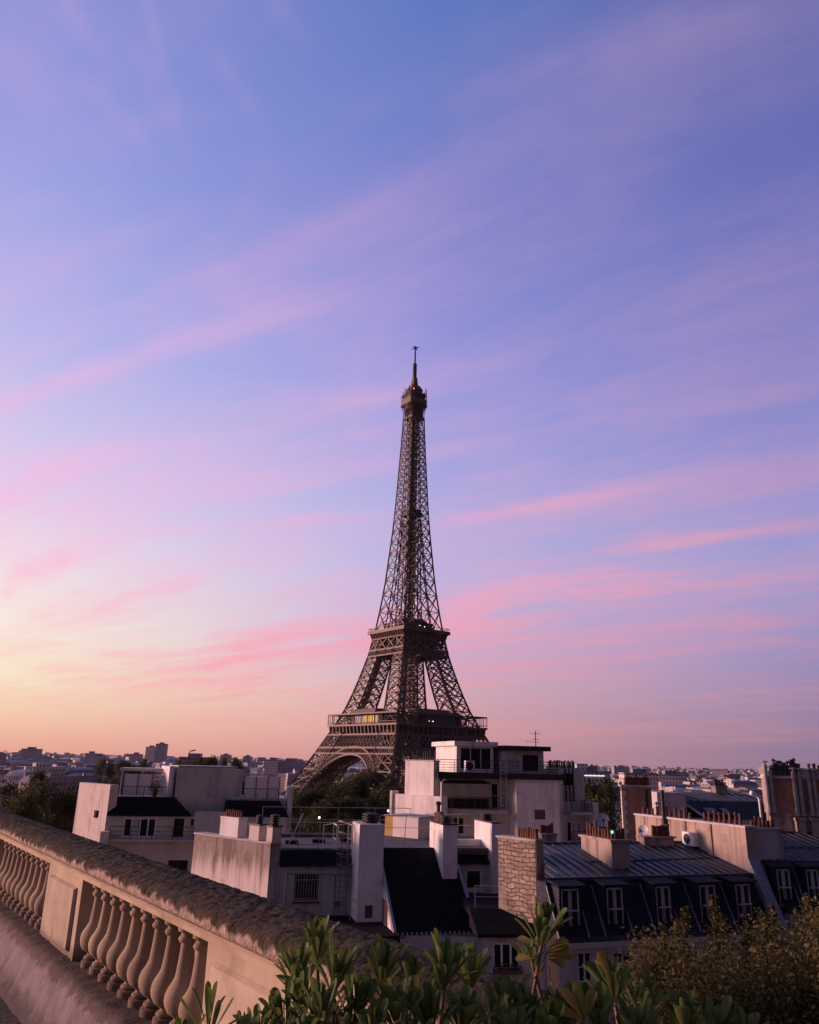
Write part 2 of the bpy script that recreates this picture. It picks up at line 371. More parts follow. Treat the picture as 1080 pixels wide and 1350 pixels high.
# ------------------------------------------------------------------ ground
def hill(x, y):
    d = sqrt(x*x+y*y); t = min(max((d-120)/220, 0), 1); t = t*t*(3-2*t)
    z = GROUND + 8*(1-t)
    e = min(max((d-2500)/6500, 0), 1); e = e*e*(3-2*e)
    z += e*(20 + 20*max(0, sin(x*.0007+1.0)) + 10*sin(x*.0019+.4)*sin(y*.0011))
    return z
M['earth'] = mat('earth', (.06, .055, .05), .95, 0, varied((.045, .045, .04), (.08, .072, .065), .02, 0))
b = MB(); rings = [0, 40, 90, 140, 200, 280, 400, 700, 1200, 2000, 3000, 4200, 5500, 7000, 8500, 10000, 14000, 20000]; nseg = 96
vs = [(0, 0, hill(0, 0))]; fs = []
for r in rings[1:]:
    vs += [(r*cos(2*pi*j/nseg), r*sin(2*pi*j/nseg), hill(r*cos(2*pi*j/nseg), r*sin(2*pi*j/nseg))) for j in range(nseg)]
fs += [(0, 1+j, 1+(j+1) % nseg) for j in range(nseg)]
for i in range(len(rings)-2):
    o = 1+i*nseg
    fs += [(o+j, o+nseg+j, o+nseg+(j+1) % nseg, o+(j+1) % nseg) for j in range(nseg)]
b.add(vs, fs); tag(b.build('ground', M['earth'], None, True), kind='structure')

# ------------------------------------------------------------------ the iron lattice tower
TX, TY, TROT = 1.39, 498.3, radians(38.29)
tc_, ts_ = cos(TROT), sin(TROT)
def T(x, y, z): return Vector((TX + tc_*x - ts_*y, TY + ts_*x + tc_*y, GROUND + z))
def lerp_tab(tab, z):
    if z <= tab[0][0]: return tab[0][1]
    for (a, p), (c, q) in zip(tab, tab[1:]):
        if z <= c: return p+(q-p)*(z-a)/(c-a)
    return tab[-1][1]
OUT = [(0, 62.4), (20, 51.2), (40, 40.6), (57, 32.2), (65.5, 28.4), (80, 23.6), (100, 18.3), (115.7, 15.6), (133, 13.2), (150, 11.4), (184.5, 8.7), (206, 7.6), (240, 6.1), (262, 5.3), (276, 5.0)]
INN = [(0, 37.4), (20, 31), (40, 23), (57, 17.3), (65.5, 14.6), (80, 11.2), (100, 7.4), (115.7, 5.3), (133, 3.9), (150, 2.7), (184.5, .9), (190, .5), (276, .5)]
out = lambda z: lerp_tab(OUT, z)
inn = lambda z: lerp_tab(INN, z)
M['pavilion_glass'] = mat('pavilion_glass', (.10, .13, .19), .4, 0, None, .3)
tower = thing('lattice_tower', (TX, TY, GROUND), 'tall tapering iron lattice tower rising above the rooftops in front of the sunset sky', 'tower')
def bay(b, p00, p10, p01, p11, w, horiz=True):
    """one cross-braced panel: lower left, lower right, upper left, upper right"""
    b.beam(p00, p11, w); b.beam(p10, p01, w)
    if horiz: b.beam(p01, p11, w)
def lattice_leg(sx_, sy_, levels, cw, dw, sub):
    b = MB()
    for z0, z1 in zip(levels, levels[1:]):
        o0, o1, i0, i1 = out(z0), out(z1), inn(z0), inn(z1)
        c0 = [(o0, o0), (i0, o0), (i0, i0), (o0, i0)]; c1 = [(o1, o1), (i1, o1), (i1, i1), (o1, i1)]
        lo = [T(sx_*x, sy_*y, z0) for x, y in c0]; hi = [T(sx_*x, sy_*y, z1) for x, y in c1]
        for p, q in zip(lo, hi): b.beam(p, q, cw)
        for j in range(4):
            k2 = (j+1) % 4
            bay(b, lo[j], lo[k2], hi[j], hi[k2], dw)
            if sub:                              # finer secondary lattice in each panel
                ml, mh, m0, m1 = (lo[j]+lo[k2])/2, (hi[j]+hi[k2])/2, (lo[j]+hi[j])/2, (lo[k2]+hi[k2])/2
                for p, q in ((ml, m0), (m0, mh), (mh, m1), (m1, ml), (m0, m1)): b.beam(p, q, dw*.6)
        # inclined lift track and stair inside the leg
        m0 = sum(lo, Vector())/4; m1 = sum(hi, Vector())/4; side = (lo[1]-lo[3]).normalized()*((o0-i0)*.13)
        b.beam(m0+side, m1+side, cw*.9); b.beam(m0-side, m1-side, cw*.9); b.beam(m0+side, m1-side, dw*.8); b.beam(m0-side, m1+side, dw*.8)
    return b
for sx_ in (-1, 1):
    for sy_ in (-1, 1):
        lg = lattice_leg(sx_, sy_, [0, 11, 22, 32, 41.5, 48, 57.6], 1.25, .62, True)
        lf = lg.build('leg', M['iron'], tower)
        c0 = (out(0)+inn(0))/2
        for ax, ay in ((1, 1), (1, -1), (-1, 1), (-1, -1)):
            lb = MB(); q = [(c0*sx_+ax*12.5+dx, c0*sy_+ay*12.5+dy) for dx, dy in ((-4, -4), (4, -4), (4, 4), (-4, 4))]
            lb.hexa([T(x, y, -1) for x, y in q], [T(x*.99, y*.99, 3.5) for x, y in q]); lb.build('masonry_footing', M['cream_wall'], lf)
        lattice_leg(sx_, sy_, [57.6, 67.5, 77, 86, 94, 101.5, 113], 1.15, .62, True).build('upper_leg', M['iron'], tower)
def face(i):
    """local (u, out, z) -> world for the i-th face"""
    a = i*pi/2
    return lambda u, d, z: T(cos(a)*u + sin(a)*d, sin(a)*u - cos(a)*d, z)
for i in range(4):
    Fc = face(i); b = MB()
    # decorative arch: two ribs with radial bars, standing in the sloping plane of the legs
    N = 44; R0, R1, ZC = 37.0, 41.2, 4.0
    for dd in (0.0, -5.0):
        pr0 = pr1 = None
        for j in range(N+1):
            t = pi*(.055 + .89*j/N)
            z0, z1 = ZC+R0*sin(t), ZC+R1*sin(t)
            p0, p1 = Fc(R0*cos(t), out(z0)+.3+dd, z0), Fc(R1*cos(t), out(z1)+.3+dd, z1)
            b.beam(p0, p1, .45)
            if pr0:
                b.beam(pr0, p0, 1.0); b.beam(pr1, p1, .9); b.beam(pr0, p1, .4); b.beam(pr1, p0, .4)
            pr0, pr1 = p0, p1
    prev = None
    for j in range(N+1):                          # soffit web between the two rings
        t = pi*(.055 + .89*j/N); z0 = ZC+R0*sin(t)
        p, q = Fc(R0*cos(t), out(z0)+.3, z0), Fc(R0*cos(t), out(z0)-14, z0)
        b.beam(p, q, .5)
        if prev: b.beam(prev[0], q, .5); b.beam(prev[1], p, .5); b.beam(prev[1], q, .8)
        prev = (p, q)
    # spandrel bars between the arch and the belt above
    for j in range(-17, 18):
        u = j*2.1
        if abs(u) > 33 or abs(u) < 9: continue
        za = ZC+sqrt(max(R1*R1-u*u, 0))
        if za < 41: b.beam(Fc(u, out(za)+.2, za), Fc(u*1.02, out(41.2)+.2, 41.2), .55)
    b.build('arch', M['iron'], tower)
    # first-floor belts
    b = MB()
    def belt(z0, z1, n, w, rows=1, cw=.8, off=.35):
        h0, h1 = out(z0)+off, out(z1)+off
        for zz, hh in ((z0, h0), (z1, h1)): b.beam(Fc(-hh, hh, zz), Fc(hh, hh, zz), cw)
        for r in range(rows):
            za, zb = z0+(z1-z0)*r/rows, z0+(z1-z0)*(r+1)/rows; ha, hb = out(za)+off, out(zb)+off
            for j in range(n):
                s0, s1 = -1+2*j/n, -1+2*(j+1)/n
                b.beam(Fc(s0*ha, ha, za), Fc(s1*hb, hb, zb), w); b.beam(Fc(s1*ha, ha, za), Fc(s0*hb, hb, zb), w)
                b.beam(Fc((s0+s1)/2*ha, ha, za), Fc((s0+s1)/2*hb, hb, zb), w*.6)
    belt(41.4, 44.6, 44, .42, 1)
    belt(44.8, 52.2, 22, .5, 2)
    for sgn in (-1, 1):                           # panel divisions at the legs
        b.beam(Fc(sgn*inn(41.4), out(41.4)+.4, 41.4), Fc(sgn*inn(52.2), out(52.2)+.4, 52.2), 1.1)
    # dark web behind the lattice
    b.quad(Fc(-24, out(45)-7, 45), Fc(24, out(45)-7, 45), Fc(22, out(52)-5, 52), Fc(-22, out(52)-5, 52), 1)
    b.build('lattice_belt', [M['iron'], M['iron_dark']], tower)
    # first-floor gallery: frieze, consoles, deck edge, posts, canopy rail
    g = MB(); HD = 35.0
    wz0, wz1 = 52.4, 57.3
    g.quad(Fc(-33.3, 33.3, wz0), Fc(33.3, 33.3, wz0), Fc(33.3, 33.3, wz1), Fc(-33.3, 33.3, wz1), 1)
    g.beam(Fc(-34.2, 34.0, 52.5), Fc(34.2, 34.0, 52.5), .8, .7)
    for j in range(19):
        u = -33.6+j*67.2/18
        for wv in (-.42, .42):
            g.add([Fc(u+wv, 33.3, 52.8), Fc(u+wv, 34.2, 52.8), Fc(u+wv, 35.0, 57.2), Fc(u+wv, 33.3, 57.2)], [(0, 1, 2, 3)])
        g.quad(Fc(u-.42, 34.2, 52.8), Fc(u+.42, 34.2, 52.8), Fc(u+.42, 35.0, 57.2), Fc(u-.42, 35.0, 57.2))
    g.hexa([Fc(-HD-.3, HD+.3, 57.2), Fc(HD+.3, HD+.3, 57.2), Fc(HD-8, HD-8, 57.2), Fc(-HD+8, HD-8, 57.2)],
           [Fc(-HD-.3, HD+.3, 58.3), Fc(HD+.3, HD+.3, 58.3), Fc(HD-8, HD-8, 58.3), Fc(-HD+8, HD-8, 58.3)])
    g.beam(Fc(-HD, HD, 59.5), Fc(HD, HD, 59.5), .25)
    for j in range(47):
        u = -HD+j*2*HD/46; g.beam(Fc(u, HD, 58.3), Fc(u, HD, 64), .42 if j % 4 == 0 else .16)
    g.hexa([Fc(-HD-.2, HD+.2, 63.9), Fc(HD+.2, HD+.2, 63.9), Fc(HD-4, HD-4, 64.1), Fc(-HD+4, HD-4, 64.1)],
           [Fc(-HD-.2, HD+.2, 64.7), Fc(HD+.2, HD+.2, 64.7), Fc(HD-4, HD-4, 64.8), Fc(-HD+4, HD-4, 64.8)])
    g.build('gallery', [M['iron'], M['iron_dark']], tower)
    # pavilion between the legs on the first floor
    p = MB()
    p.hexa([Fc(-16, 31, 58.3), Fc(16, 31, 58.3), Fc(13, 20, 58.3), Fc(-13, 20, 58.3)], [Fc(-16, 31, 64.0), Fc(16, 31, 64.0), Fc(13, 20, 65.5), Fc(-13, 20, 65.5)], 0)
    p.hexa([Fc(-16.5, 31.5, 64.8), Fc(9, 31.5, 64.8), Fc(7, 20, 65.8), Fc(-13.5, 20, 65.8)], [Fc(-15, 30, 67.4), Fc(8, 30, 67.4), Fc(6.5, 20, 67.6), Fc(-13, 20, 67.6)], 1)
    pv = p.build('pavilion', [M['iron_dark'], M['iron']], tower)
    gl = MB()
    for j in range(7):
        u = -11+j*3.4
        gl.quad(Fc(u, 31.15, 59.0), Fc(u+3.0, 31.15, 59.0), Fc(u+3.0, 31.15, 63.4), Fc(u, 31.15, 63.4))
    gl.build('glazing', M['pavilion_glass'], pv)
    # second-floor belts and gallery
    b = MB()
    belt(100.6, 104.2, 22, .4, 1, .8)
    belt(104.4, 111.6, 4, .62, 1, .8)
    for s_ in (-.5, 0, .5):
        b.beam(Fc(s_*out(100.6), out(100.6)+.5, 100.6), Fc(s_*out(111.6), out(111.6)+.5, 111.6), .7)
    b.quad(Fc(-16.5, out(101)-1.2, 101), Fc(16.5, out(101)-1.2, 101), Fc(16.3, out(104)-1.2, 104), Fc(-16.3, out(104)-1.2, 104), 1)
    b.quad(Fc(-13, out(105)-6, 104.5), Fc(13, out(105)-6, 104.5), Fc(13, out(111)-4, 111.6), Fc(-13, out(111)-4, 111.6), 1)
    b.build('lattice_belt', [M['iron'], M['iron_dark']], tower)
    g = MB(); H2 = 18.9
    g.quad(Fc(-16.6, 16.6, 111.6), Fc(16.6, 16.6, 111.6), Fc(16.6, 16.6, 115.2), Fc(-16.6, 16.6, 115.2), 1)
    for j in range(15):
        u = -16.4+j*32.8/14
        for wv in (-.3, .3):
            g.add([Fc(u+wv, 16.6, 111.4), Fc(u+wv, 17.0, 111.4), Fc(u+wv, 18.7, 115), Fc(u+wv, 16.6, 115)], [(0, 1, 2, 3)])
        g.quad(Fc(u-.3, 17.0, 111.4), Fc(u+.3, 17.0, 111.4), Fc(u+.3, 18.7, 115), Fc(u-.3, 18.7, 115))
    g.hexa([Fc(-H2, H2, 114.9), Fc(H2, H2, 114.9), Fc(3, 3, 114.9), Fc(-3, 3, 114.9)], [Fc(-H2, H2, 117), Fc(H2, H2, 117), Fc(3, 3, 117), Fc(-3, 3, 117)])
    for j in range(25):
        u = -H2+.4+j*2*(H2-.4)/24; g.beam(Fc(u, H2-.4, 117), Fc(u, H2-.4, 118.6), .15)
    g.beam(Fc(-H2+.4, H2-.4, 118.6), Fc(H2-.4, H2-.4, 118.6), .28)
    g.build('gallery', [M['iron'], M['iron_dark']], tower)
    kk = MB(); kk.hexa([Fc(-9, 13.5, 117), Fc(9, 13.5, 117), Fc(6, 6, 117), Fc(-6, 6, 117)], [Fc(-9, 13.5, 121.5), Fc(9, 13.5, 121.5), Fc(6, 6, 122.5), Fc(-6, 6, 122.5)])
    for j in range(5): kk.beam(Fc(-8+j*4, 13.8, 117), Fc(-8+j*4, 13.8, 121.5), .4)
    kk.hexa([Fc(-7, 12, 121.5), Fc(7, 12, 121.5), Fc(4, 4, 122), Fc(-4, 4, 122)], [Fc(-4, 10, 124), Fc(4, 10, 124), Fc(3, 3, 125), Fc(-3, 3, 125)])
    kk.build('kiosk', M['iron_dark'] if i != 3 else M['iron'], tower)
# lit amber bays of the restaurant on the left face, and small lamps
Fl = face(3)
b = MB()
for j in range(4):
    u = .5+j*2.5
    pts = [Fl(u-.8, 31.4, 59.4), Fl(u+.8, 31.4, 59.4)] + [Fl(u+.8*cos(t), 31.4, 62.4+.9*sin(t)) for t in (0, .6, 1.2, 1.9, 2.5, pi)]
    b.add(pts, [tuple(range(len(pts)))])
b.build('lit_bay', M['lamp_amber'], tower)
for fi, u, d, z in ((3, -6, 14.1, 119.0), (3, 2, 14.1, 119.6), (0, -4, 14.1, 119.2), (0, -2.3, 14.1, 119.2), (0, 1.5, 14.1, 118.8), (0, 8, 14.1, 119.4), (0, -8, 31.6, 60.4), (0, -5.4, 31.6, 60.4)):
    Fq = face(fi); b = MB(); c = Fq(u, d, z); b.lathe((c.x, c.y, c.z), [(.1, -.22), (.3, 0), (.1, .22)], 8)
    b.build('lamp', M['lamp_white'], tower)
# shaft above the second floor
b = MB(); z = 117.0; lev = [z]
while z < 262: z += max(5.2, out(z)*.80); lev.append(min(z, 267))
lev[-1] = 267
for z0, z1 in zip(lev, lev[1:]):
    for i in range(4):
        Fc = face(i); o0, o1, i0, i1 = out(z0), out(z1), inn(z0), inn(z1)
        b.beam(Fc(-o0, o0, z0), Fc(-o1, o1, z1), .95 if z0 < 190 else .75)
        if i0 > .8:
            for s_ in (-1, 1):
                b.beam(Fc(s_*i0, o0, z0), Fc(s_*i1, o1, z1), .7)
                bay(b, Fc(s_*o0, o0, z0), Fc(s_*i0, o0, z0), Fc(s_*o1, o1, z1), Fc(s_*i1, o1, z1), .42)
                # inner faces of the four pillars
                bay(b, Fc(s_*i0, o0, z0), Fc(s_*i0, i0, z0), Fc(s_*i1, o1, z1), Fc(s_*i1, i1, z1), .4)
                b.beam(Fc(s_*i0, i0, z0), Fc(s_*i1, i1, z1), .6)
            b.beam(Fc(-i1, o1, z1), Fc(i1, o1, z1), .36)
        else:
            b.beam(Fc(0, o0, z0), Fc(0, o1, z1), .6)
            zm = (z0+z1)/2; om = (o0+o1)/2
            for s_ in (-1, 1):
                bay(b, Fc(s_*o0, o0, z0), Fc(0, o0, z0), Fc(s_*o1, o1, z1), Fc(0, o1, z1), .40)
                b.beam(Fc(s_*om, om, zm), Fc(0, om, zm), .26)
sh = b.build('shaft', M['iron'], tower)
b = MB()
for sx_ in (-1, 1):
    for sy_ in (-1, 1):
        b.beam(T(2.3*sx_, 2.3*sy_, 117), T(1.9*sx_, 1.9*sy_, 268), .7)
        b.beam(T(.8*sx_, 2.6*sy_, 117), T(.8*sx_, 2.2*sy_, 268), .35)
zz = 119
while zz < 266:
    for i in range(4):
        Fc = face(i); bay(b, Fc(-2.2, 2.2, zz), Fc(2.2, 2.2, zz), Fc(-2.2, 2.2, zz+4.2), Fc(2.2, 2.2, zz+4.2), .4)
    zz += 4.2
b.build('lift_column', M['iron_dark'], tower)
b = MB()                                           # halfway landing
for i in range(4):
    Fc = face(i); b.hexa([Fc(-5.4, 5.4, 194.5), Fc(5.4, 5.4, 194.5), Fc(0, 0, 194.5)], [Fc(-5.4, 5.4, 196), Fc(5.4, 5.4, 196), Fc(0, 0, 196)])
    b.hexa([Fc(-4.6, 4.6, 196), Fc(4.6, 4.6, 196), Fc(2, 3, 196), Fc(-2, 3, 196)], [Fc(-4.6, 4.6, 199), Fc(4.6, 4.6, 199), Fc(2, 3, 199), Fc(-2, 3, 199)])
b.build('landing', M['iron_dark'], tower)
# top cabin
def octa(h, c, z): return [T(x, y, z) for x, y in ((-h+c, -h), (h-c, -h), (h, -h+c), (h, h-c), (h-c, h), (-h+c, h), (-h, h-c), (-h, -h+c))]
b = MB()
b.hexa(octa(5.3, .2, 265.8), octa(5.3, .2, 267.2))
b.hexa(octa(4.6, .2, 267), octa(4.6, .2, 276.5), 1)
for i in range(4):
    Fc = face(i)
    for j in range(8):
        u = -4.9+j*9.8/7; ks = 1+.36*abs(u)/4.9*0
        pts = [(5.15, 267.2), (5.2, 270), (5.6, 273), (6.7, 276.2)]
        for (d0, z0), (d1, z1) in zip(pts, pts[1:]): b.beam(Fc(u*d0/5.1, d0, z0), Fc(u*d1/5.1, d1, z1), .5)
b.hexa(octa(7.3, 2.0, 276), octa(7.4, 2.0, 280.2))
b.hexa(octa(6.4, 1.8, 280.2), octa(6.4, 1.8, 283.6), 1)
for q in octa(7.2, 2.0, 280.2): b.beam(q, q+Vector((0, 0, 4)), .3)
b.hexa(octa(7.0, 2.0, 283.6), octa(6.6, 2.0, 284.6))
b.hexa(octa(5.2, 1.5, 284.6), octa(4.6, 1.3, 288.2), 1)
b.hexa(octa(5.0, 1.4, 288.2), octa(3.2, .9, 291.5))
b.hexa(octa(2.3, .6, 291), octa(1.5, .4, 298.5))
for dx, dy in ((-7.6, 1), (-7.6, -4), (7.6, -2), (7.6, 3), (-2, -7.6), (4, -7.6), (2, 7.6), (-5, 6.5), (6.2, -6.2), (-6.2, -6.2)):
    b.beam(T(dx*.8, dy*.8, 285), T(dx, dy, 285), .35); b.beam(T(dx, dy, 281.5 if dx > 0 else 283.5), T(dx, dy, 288.5), .45)
for a in range(8): b.beam(T(4.6*cos(a*pi/4), 4.6*sin(a*pi/4), 287.5), T(1.6*cos(a*pi/4), 1.6*sin(a*pi/4), 294.5), .35)
cab = b.build('cabin', [M['iron'], M['iron_dark']], tower)
b = MB(); c = T(-3.6, -3.9, 287.2)
b.lathe((c.x, c.y, c.z), [(.2, -.8), (.75, 0), (.2, .8)], 10); b.build('beacon_lamp', M['lamp_red'], cab)
b = MB(); c = T(0, 0, 0)
prof = [(1.5, 298), (1.35, 300)]
for q in range(5): prof += [(1.0, 300.3+q*1.9), (1.0, 301.1+q*1.9), (1.55, 301.2+q*1.9), (1.55, 301.7+q*1.9)]
prof += [(.75, 309.9), (.6, 310), (.5, 322), (.9, 322.1), (1.0, 323.2), (.3, 324)]
b.lathe((c.x, c.y, c.z), prof, 10)
for a in range(4): b.beam(T(0, 0, 322.4), T(2.9*cos(a*pi/2+.4), 2.9*sin(a*pi/2+.4), 322.4), .5)
b.build('antenna', M['iron_dark'], tower)
# ------------------------------------------------------------------ terrace and balustrade in the foreground
from mathutils import noise as mnoise
BU = Vector((-.58312, .81239, 0)); BN = Vector((.81239, .58312, 0))
def Q(s, p, z): return BU*s + BN*p + Vector((0, 0, z))
class QF:                                             # balustrade frame: a = -s (to the right), b = p
    u = BU*-1; v = BN
    def P(self, a, b, z): return Q(-a, b, z)
QFr = QF()
def moss_fn(t, b):
    p = posn(t); sx = t.new('ShaderNodeSeparateXYZ'); t.set(sx.inputs[0], p); z = sx.outputs[2]
    nz = t.noise(t.scale(p, (9, 9, 3)), 1.0, 6, .65); nb = t.noise(p, 2.2, 5, .6)
    edge = t.m('ADD', z, t.m('ADD', t.m('MULTIPLY', t.m('SUBTRACT', nz, .5), .16), t.m('MULTIPLY', t.m('SUBTRACT', nb, .5), .06)))
    f = t.mr(edge, -.734, -.708, 0, 1, True)
    n1 = t.noise(t.scale(p, (16, 16, 16)), 1.0, 7, .7); n2 = t.noise(p, 5, 5, .65)
    moss = t.mix(t.mr(n1, .36, .66), (.010, .007, .005, 1), (.105, .072, .044, 1))
    moss = t.mix(t.mr(n2, .50, .72), moss, (.11, .085, .042, 1))
    st = t.mix(t.mr(t.noise(t.scale(p, (12, 12, 2.0)), 1.0, 6, .65), .42, .75), (.58, .44, .35, 1), (.22, .14, .10, 1))
    t.set(b.inputs['Base Color'], t.mix(f, st, moss))
    bump(t, b, t.m('ADD', n1, t.m('MULTIPLY', t.noise(p, 60, 4), .5)), .9, .03)
M['moss_coping'] = mat('moss_coping', (.2, .15, .1), .95, 0, moss_fn, .2)
def stone_fn(t, b):
    p = posn(t)
    n = t.noise(p, 3.0, 7, .65); d = t.noise(t.scale(p, (7, 7, 1.2)), 1.0, 6, .65); g = t.noise(p, 45, 4)
    c = t.mix(t.mr(n, .42, .72), (.56, .45, .33, 1), (.36, .275, .195, 1))
    oi = t.mr(t.new('ShaderNodeObjectInfo').outputs['Random'], 0, 1, .80, 1.08); c = t.mix(1.0, c, t.comb(oi, oi, oi), 'MULTIPLY')
    c = t.mix(t.mr(d, .60, .82, 0, .65), c, (.16, .10, .075, 1))
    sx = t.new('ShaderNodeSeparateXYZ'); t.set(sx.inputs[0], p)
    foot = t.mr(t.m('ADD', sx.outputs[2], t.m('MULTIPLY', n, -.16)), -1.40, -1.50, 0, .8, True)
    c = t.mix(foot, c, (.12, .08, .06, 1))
    t.set(b.inputs['Base Color'], c); bump(t, b, t.m('ADD', g, n), .25, .008)
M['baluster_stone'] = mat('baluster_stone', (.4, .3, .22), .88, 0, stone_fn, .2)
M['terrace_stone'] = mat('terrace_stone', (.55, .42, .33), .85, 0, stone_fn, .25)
for n_ in M['baluster_stone'].node_tree.nodes:                       # the balusters are of a darker, browner stone than the piers
    if n_.type == 'MIX' and not n_.inputs[6].is_linked and abs(n_.inputs[6].default_value[0]-.56) < .001:
        n_.inputs[6].default_value = (.40, .305, .205, 1); n_.inputs[7].default_value = (.25, .18, .12, 1)
def plinth_fn(t, b):
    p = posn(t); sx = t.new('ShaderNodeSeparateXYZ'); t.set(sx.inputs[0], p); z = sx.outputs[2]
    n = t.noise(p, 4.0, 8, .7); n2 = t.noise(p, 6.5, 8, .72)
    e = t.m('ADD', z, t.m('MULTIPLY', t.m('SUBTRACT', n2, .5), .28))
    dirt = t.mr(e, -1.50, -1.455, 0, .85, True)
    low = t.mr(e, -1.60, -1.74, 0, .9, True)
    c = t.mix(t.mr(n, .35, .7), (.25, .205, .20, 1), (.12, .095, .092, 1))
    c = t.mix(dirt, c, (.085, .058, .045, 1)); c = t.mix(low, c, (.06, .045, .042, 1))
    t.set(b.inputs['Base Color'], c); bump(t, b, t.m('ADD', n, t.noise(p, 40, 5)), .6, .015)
M['plinth_stone'] = mat('plinth_stone', (.4, .3, .26), .92, 0, plinth_fn, .2)
M['terrace_floor'] = mat('terrace_floor', (.04, .034, .035), .9, 0, varied((.028, .024, .026), (.07, .058, .056), 3, .5))
b = MB(); q = [Q(-7, 1.98, 0), Q(16, 1.98, 0), Q(16, -7, 0), Q(-7, -7, 0)]
b.hexa([Vector((p.x, p.y, GROUND+6)) for p in q], [Vector((p.x, p.y, -1.76)) for p in q])
tag(b.build('terrace_floor', M['terrace_floor']), kind='structure')
bal = thing('balustrade', Q(5, 1.88, -1.76), 'weathered stone balustrade with mossy coping running along the terrace in the foreground', 'balustrade')
def sweep(prof, s0, s1, step, amp=0.0, freq=10.0, closed=True, wob=None):
    b = MB(); n = int((s1-s0)/step)+1; m = len(prof); vs = []
    cx = sum(p for p, z in prof)/m; cz = sum(z for p, z in prof)/m
    for i in range(n):
        s = s0+(s1-s0)*i/(n-1)
        for p, z in prof:
            if amp:
                dx, dz = p-cx, (z-cz); L = max(sqrt(dx*dx+dz*dz), 1e-5)
                w = Vector((s*freq*.5 + p*freq*.5, p*freq*1.1 - s*freq*.25, z*freq))
                h = mnoise.fractal(w, 1.0, 2.0, 4)*amp
                if z < wob: h *= .25
                p, z = p+dx/L*h*.5, z+dz/L*h*.4+h*.7
            vs.append(Q(s, p, z))
    fs = [(i*m+j, i*m+(j+1) % m, (i+1)*m+(j+1) % m, (i+1)*m+j) for i in range(n-1) for j in range(m)]
    fs += [tuple(range(m)), tuple(range(n*m-1, (n-1)*m-1, -1))]
    b.add(vs, fs); return b
def dense(prof, d):
    r = []
    for (p0, z0), (p1, z1) in zip(prof, prof[1:]+prof[:1]):
        k2 = max(1, int(sqrt((p1-p0)**2+(z1-z0)**2)/d))
        r += [(p0+(p1-p0)*i/k2, z0+(z1-z0)*i/k2) for i in range(k2)]
    return r
cop = dense([(1.715, -.797), (1.685, -.793), (1.66, -.775), (1.648, -.77), (1.622, -.755), (1.612, -.73), (1.615, -.706), (1.635, -.688), (1.68, -.672), (1.80, -.655), (1.92, -.655), (1.985, -.672), (2.01, -.70), (2.01, -.76), (1.97, -.797)], .017)
sweep(cop, -3.2, 13.4, .012, .0085, 42.0, wob=-.745).build('coping', M['moss_coping'], bal, True)
sweep([(1.70, -.797), (1.712, -.822), (1.745, -.836), (1.768, -.842), (1.772, -.878), (1.965, -.878), (1.965, -.797)], -3.2, 13.4, .4).build('rail', M['terrace_stone'], bal)
pl = dense([(1.98, -1.42), (1.70, -1.422), (1.668, -1.428), (1.645, -1.45), (1.625, -1.49), (1.60, -1.56), (1.575, -1.63), (1.55, -1.69), (1.52, -1.735), (1.49, -1.765), (1.98, -1.765)], .05)
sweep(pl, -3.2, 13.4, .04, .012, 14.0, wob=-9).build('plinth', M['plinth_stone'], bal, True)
bp = [(.072, 0), (.072, .042), (.052, .047), (.060, .058), (.055, .070), (.039, .076), (.037, .088), (.052, .100), (.078, .118), (.093, .145), (.099, .175), (.096, .205), (.085, .232), (.068, .256), (.054, .284), (.047, .33), (.042, .38), (.038, .43), (.037, .452), (.049, .456), (.056, .470), (.049, .484), (.041, .488), (.042, .502), (.060, .511), (.063, .545)]
PITCHS = 3.46
proto = None
for kk in range(-2, 3):
    s0 = 4.15+PITCHS*kk
    for j in range(10):
        s = s0+1.2+(j-4.5)*.216
        if s < -2.9 or s > 13.2: continue
        if proto is None:
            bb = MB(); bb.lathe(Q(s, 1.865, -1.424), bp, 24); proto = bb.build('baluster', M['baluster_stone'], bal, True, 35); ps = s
        else:
            c = proto.copy(); COL.objects.link(c); c.parent = bal; c.location = BU*(s-ps); c.scale = (1, 1, 1)
    s1, s2 = s0-1.06, s0                                # pier to the right of each opening
    if s1 < -3.2: continue
    for (p1, p2) in ((s1, s2),) if kk < 2 else ((s1, s2), (s0+2.4, min(s0+3.46, 13.3))):
        if p2-p1 < .3: continue
        bb = MB(); bb.box(QFr, -p2, -p1, 1.79, 1.96, -1.45, -.876)
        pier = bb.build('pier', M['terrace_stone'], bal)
        bb = MB(); a0, a1 = -p2+.11, -p1-.11
        o = [(a0, -1.385), (a1, -1.385), (a1, -.955), (a0, -.955)]; i_ = [(a0+.014, -1.371), (a1-.014, -1.371), (a1-.014, -.969), (a0+.014, -.969)]
        bb.hexa([QFr.P(a, 1.788, z) for a, z in o], [QFr.P(a, 1.764, z) for a, z in i_])
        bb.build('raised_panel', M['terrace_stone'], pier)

# ------------------------------------------------------------------ foreground shrubs in a planter
def leaf_fn(c1, c2, edge):
    def fn(t, b):
        g = t.new('ShaderNodeNewGeometry'); r = g.outputs['Random Per Island']
        c = t.mix(r, (*c1, 1), (*c2, 1))
        c = t.mix(t.mr(t.noise(g.outputs['Position'], 22, 3), .3, .7, 0, .35), c, (*edge, 1))
        c = t.mix(t.m('MULTIPLY', g.outputs['Backfacing'], .5), c, (*edge, 1))
        t.set(b.inputs['Base Color'], c)
        bump(t, b, t.noise(g.outputs['Position'], 90, 3), .25, .003)
    return fn
M['leaf_green'] = mat('leaf_green', (.05, .09, .03), .55, 0, leaf_fn((.042, .078, .014), (.13, .185, .036), (.20, .24, .08)), .2)
M['leaf_yellow'] = mat('leaf_yellow', (.3, .22, .05), .5, 0, leaf_fn((.15, .14, .028), (.27, .20, .04), (.22, .20, .07)), .35)
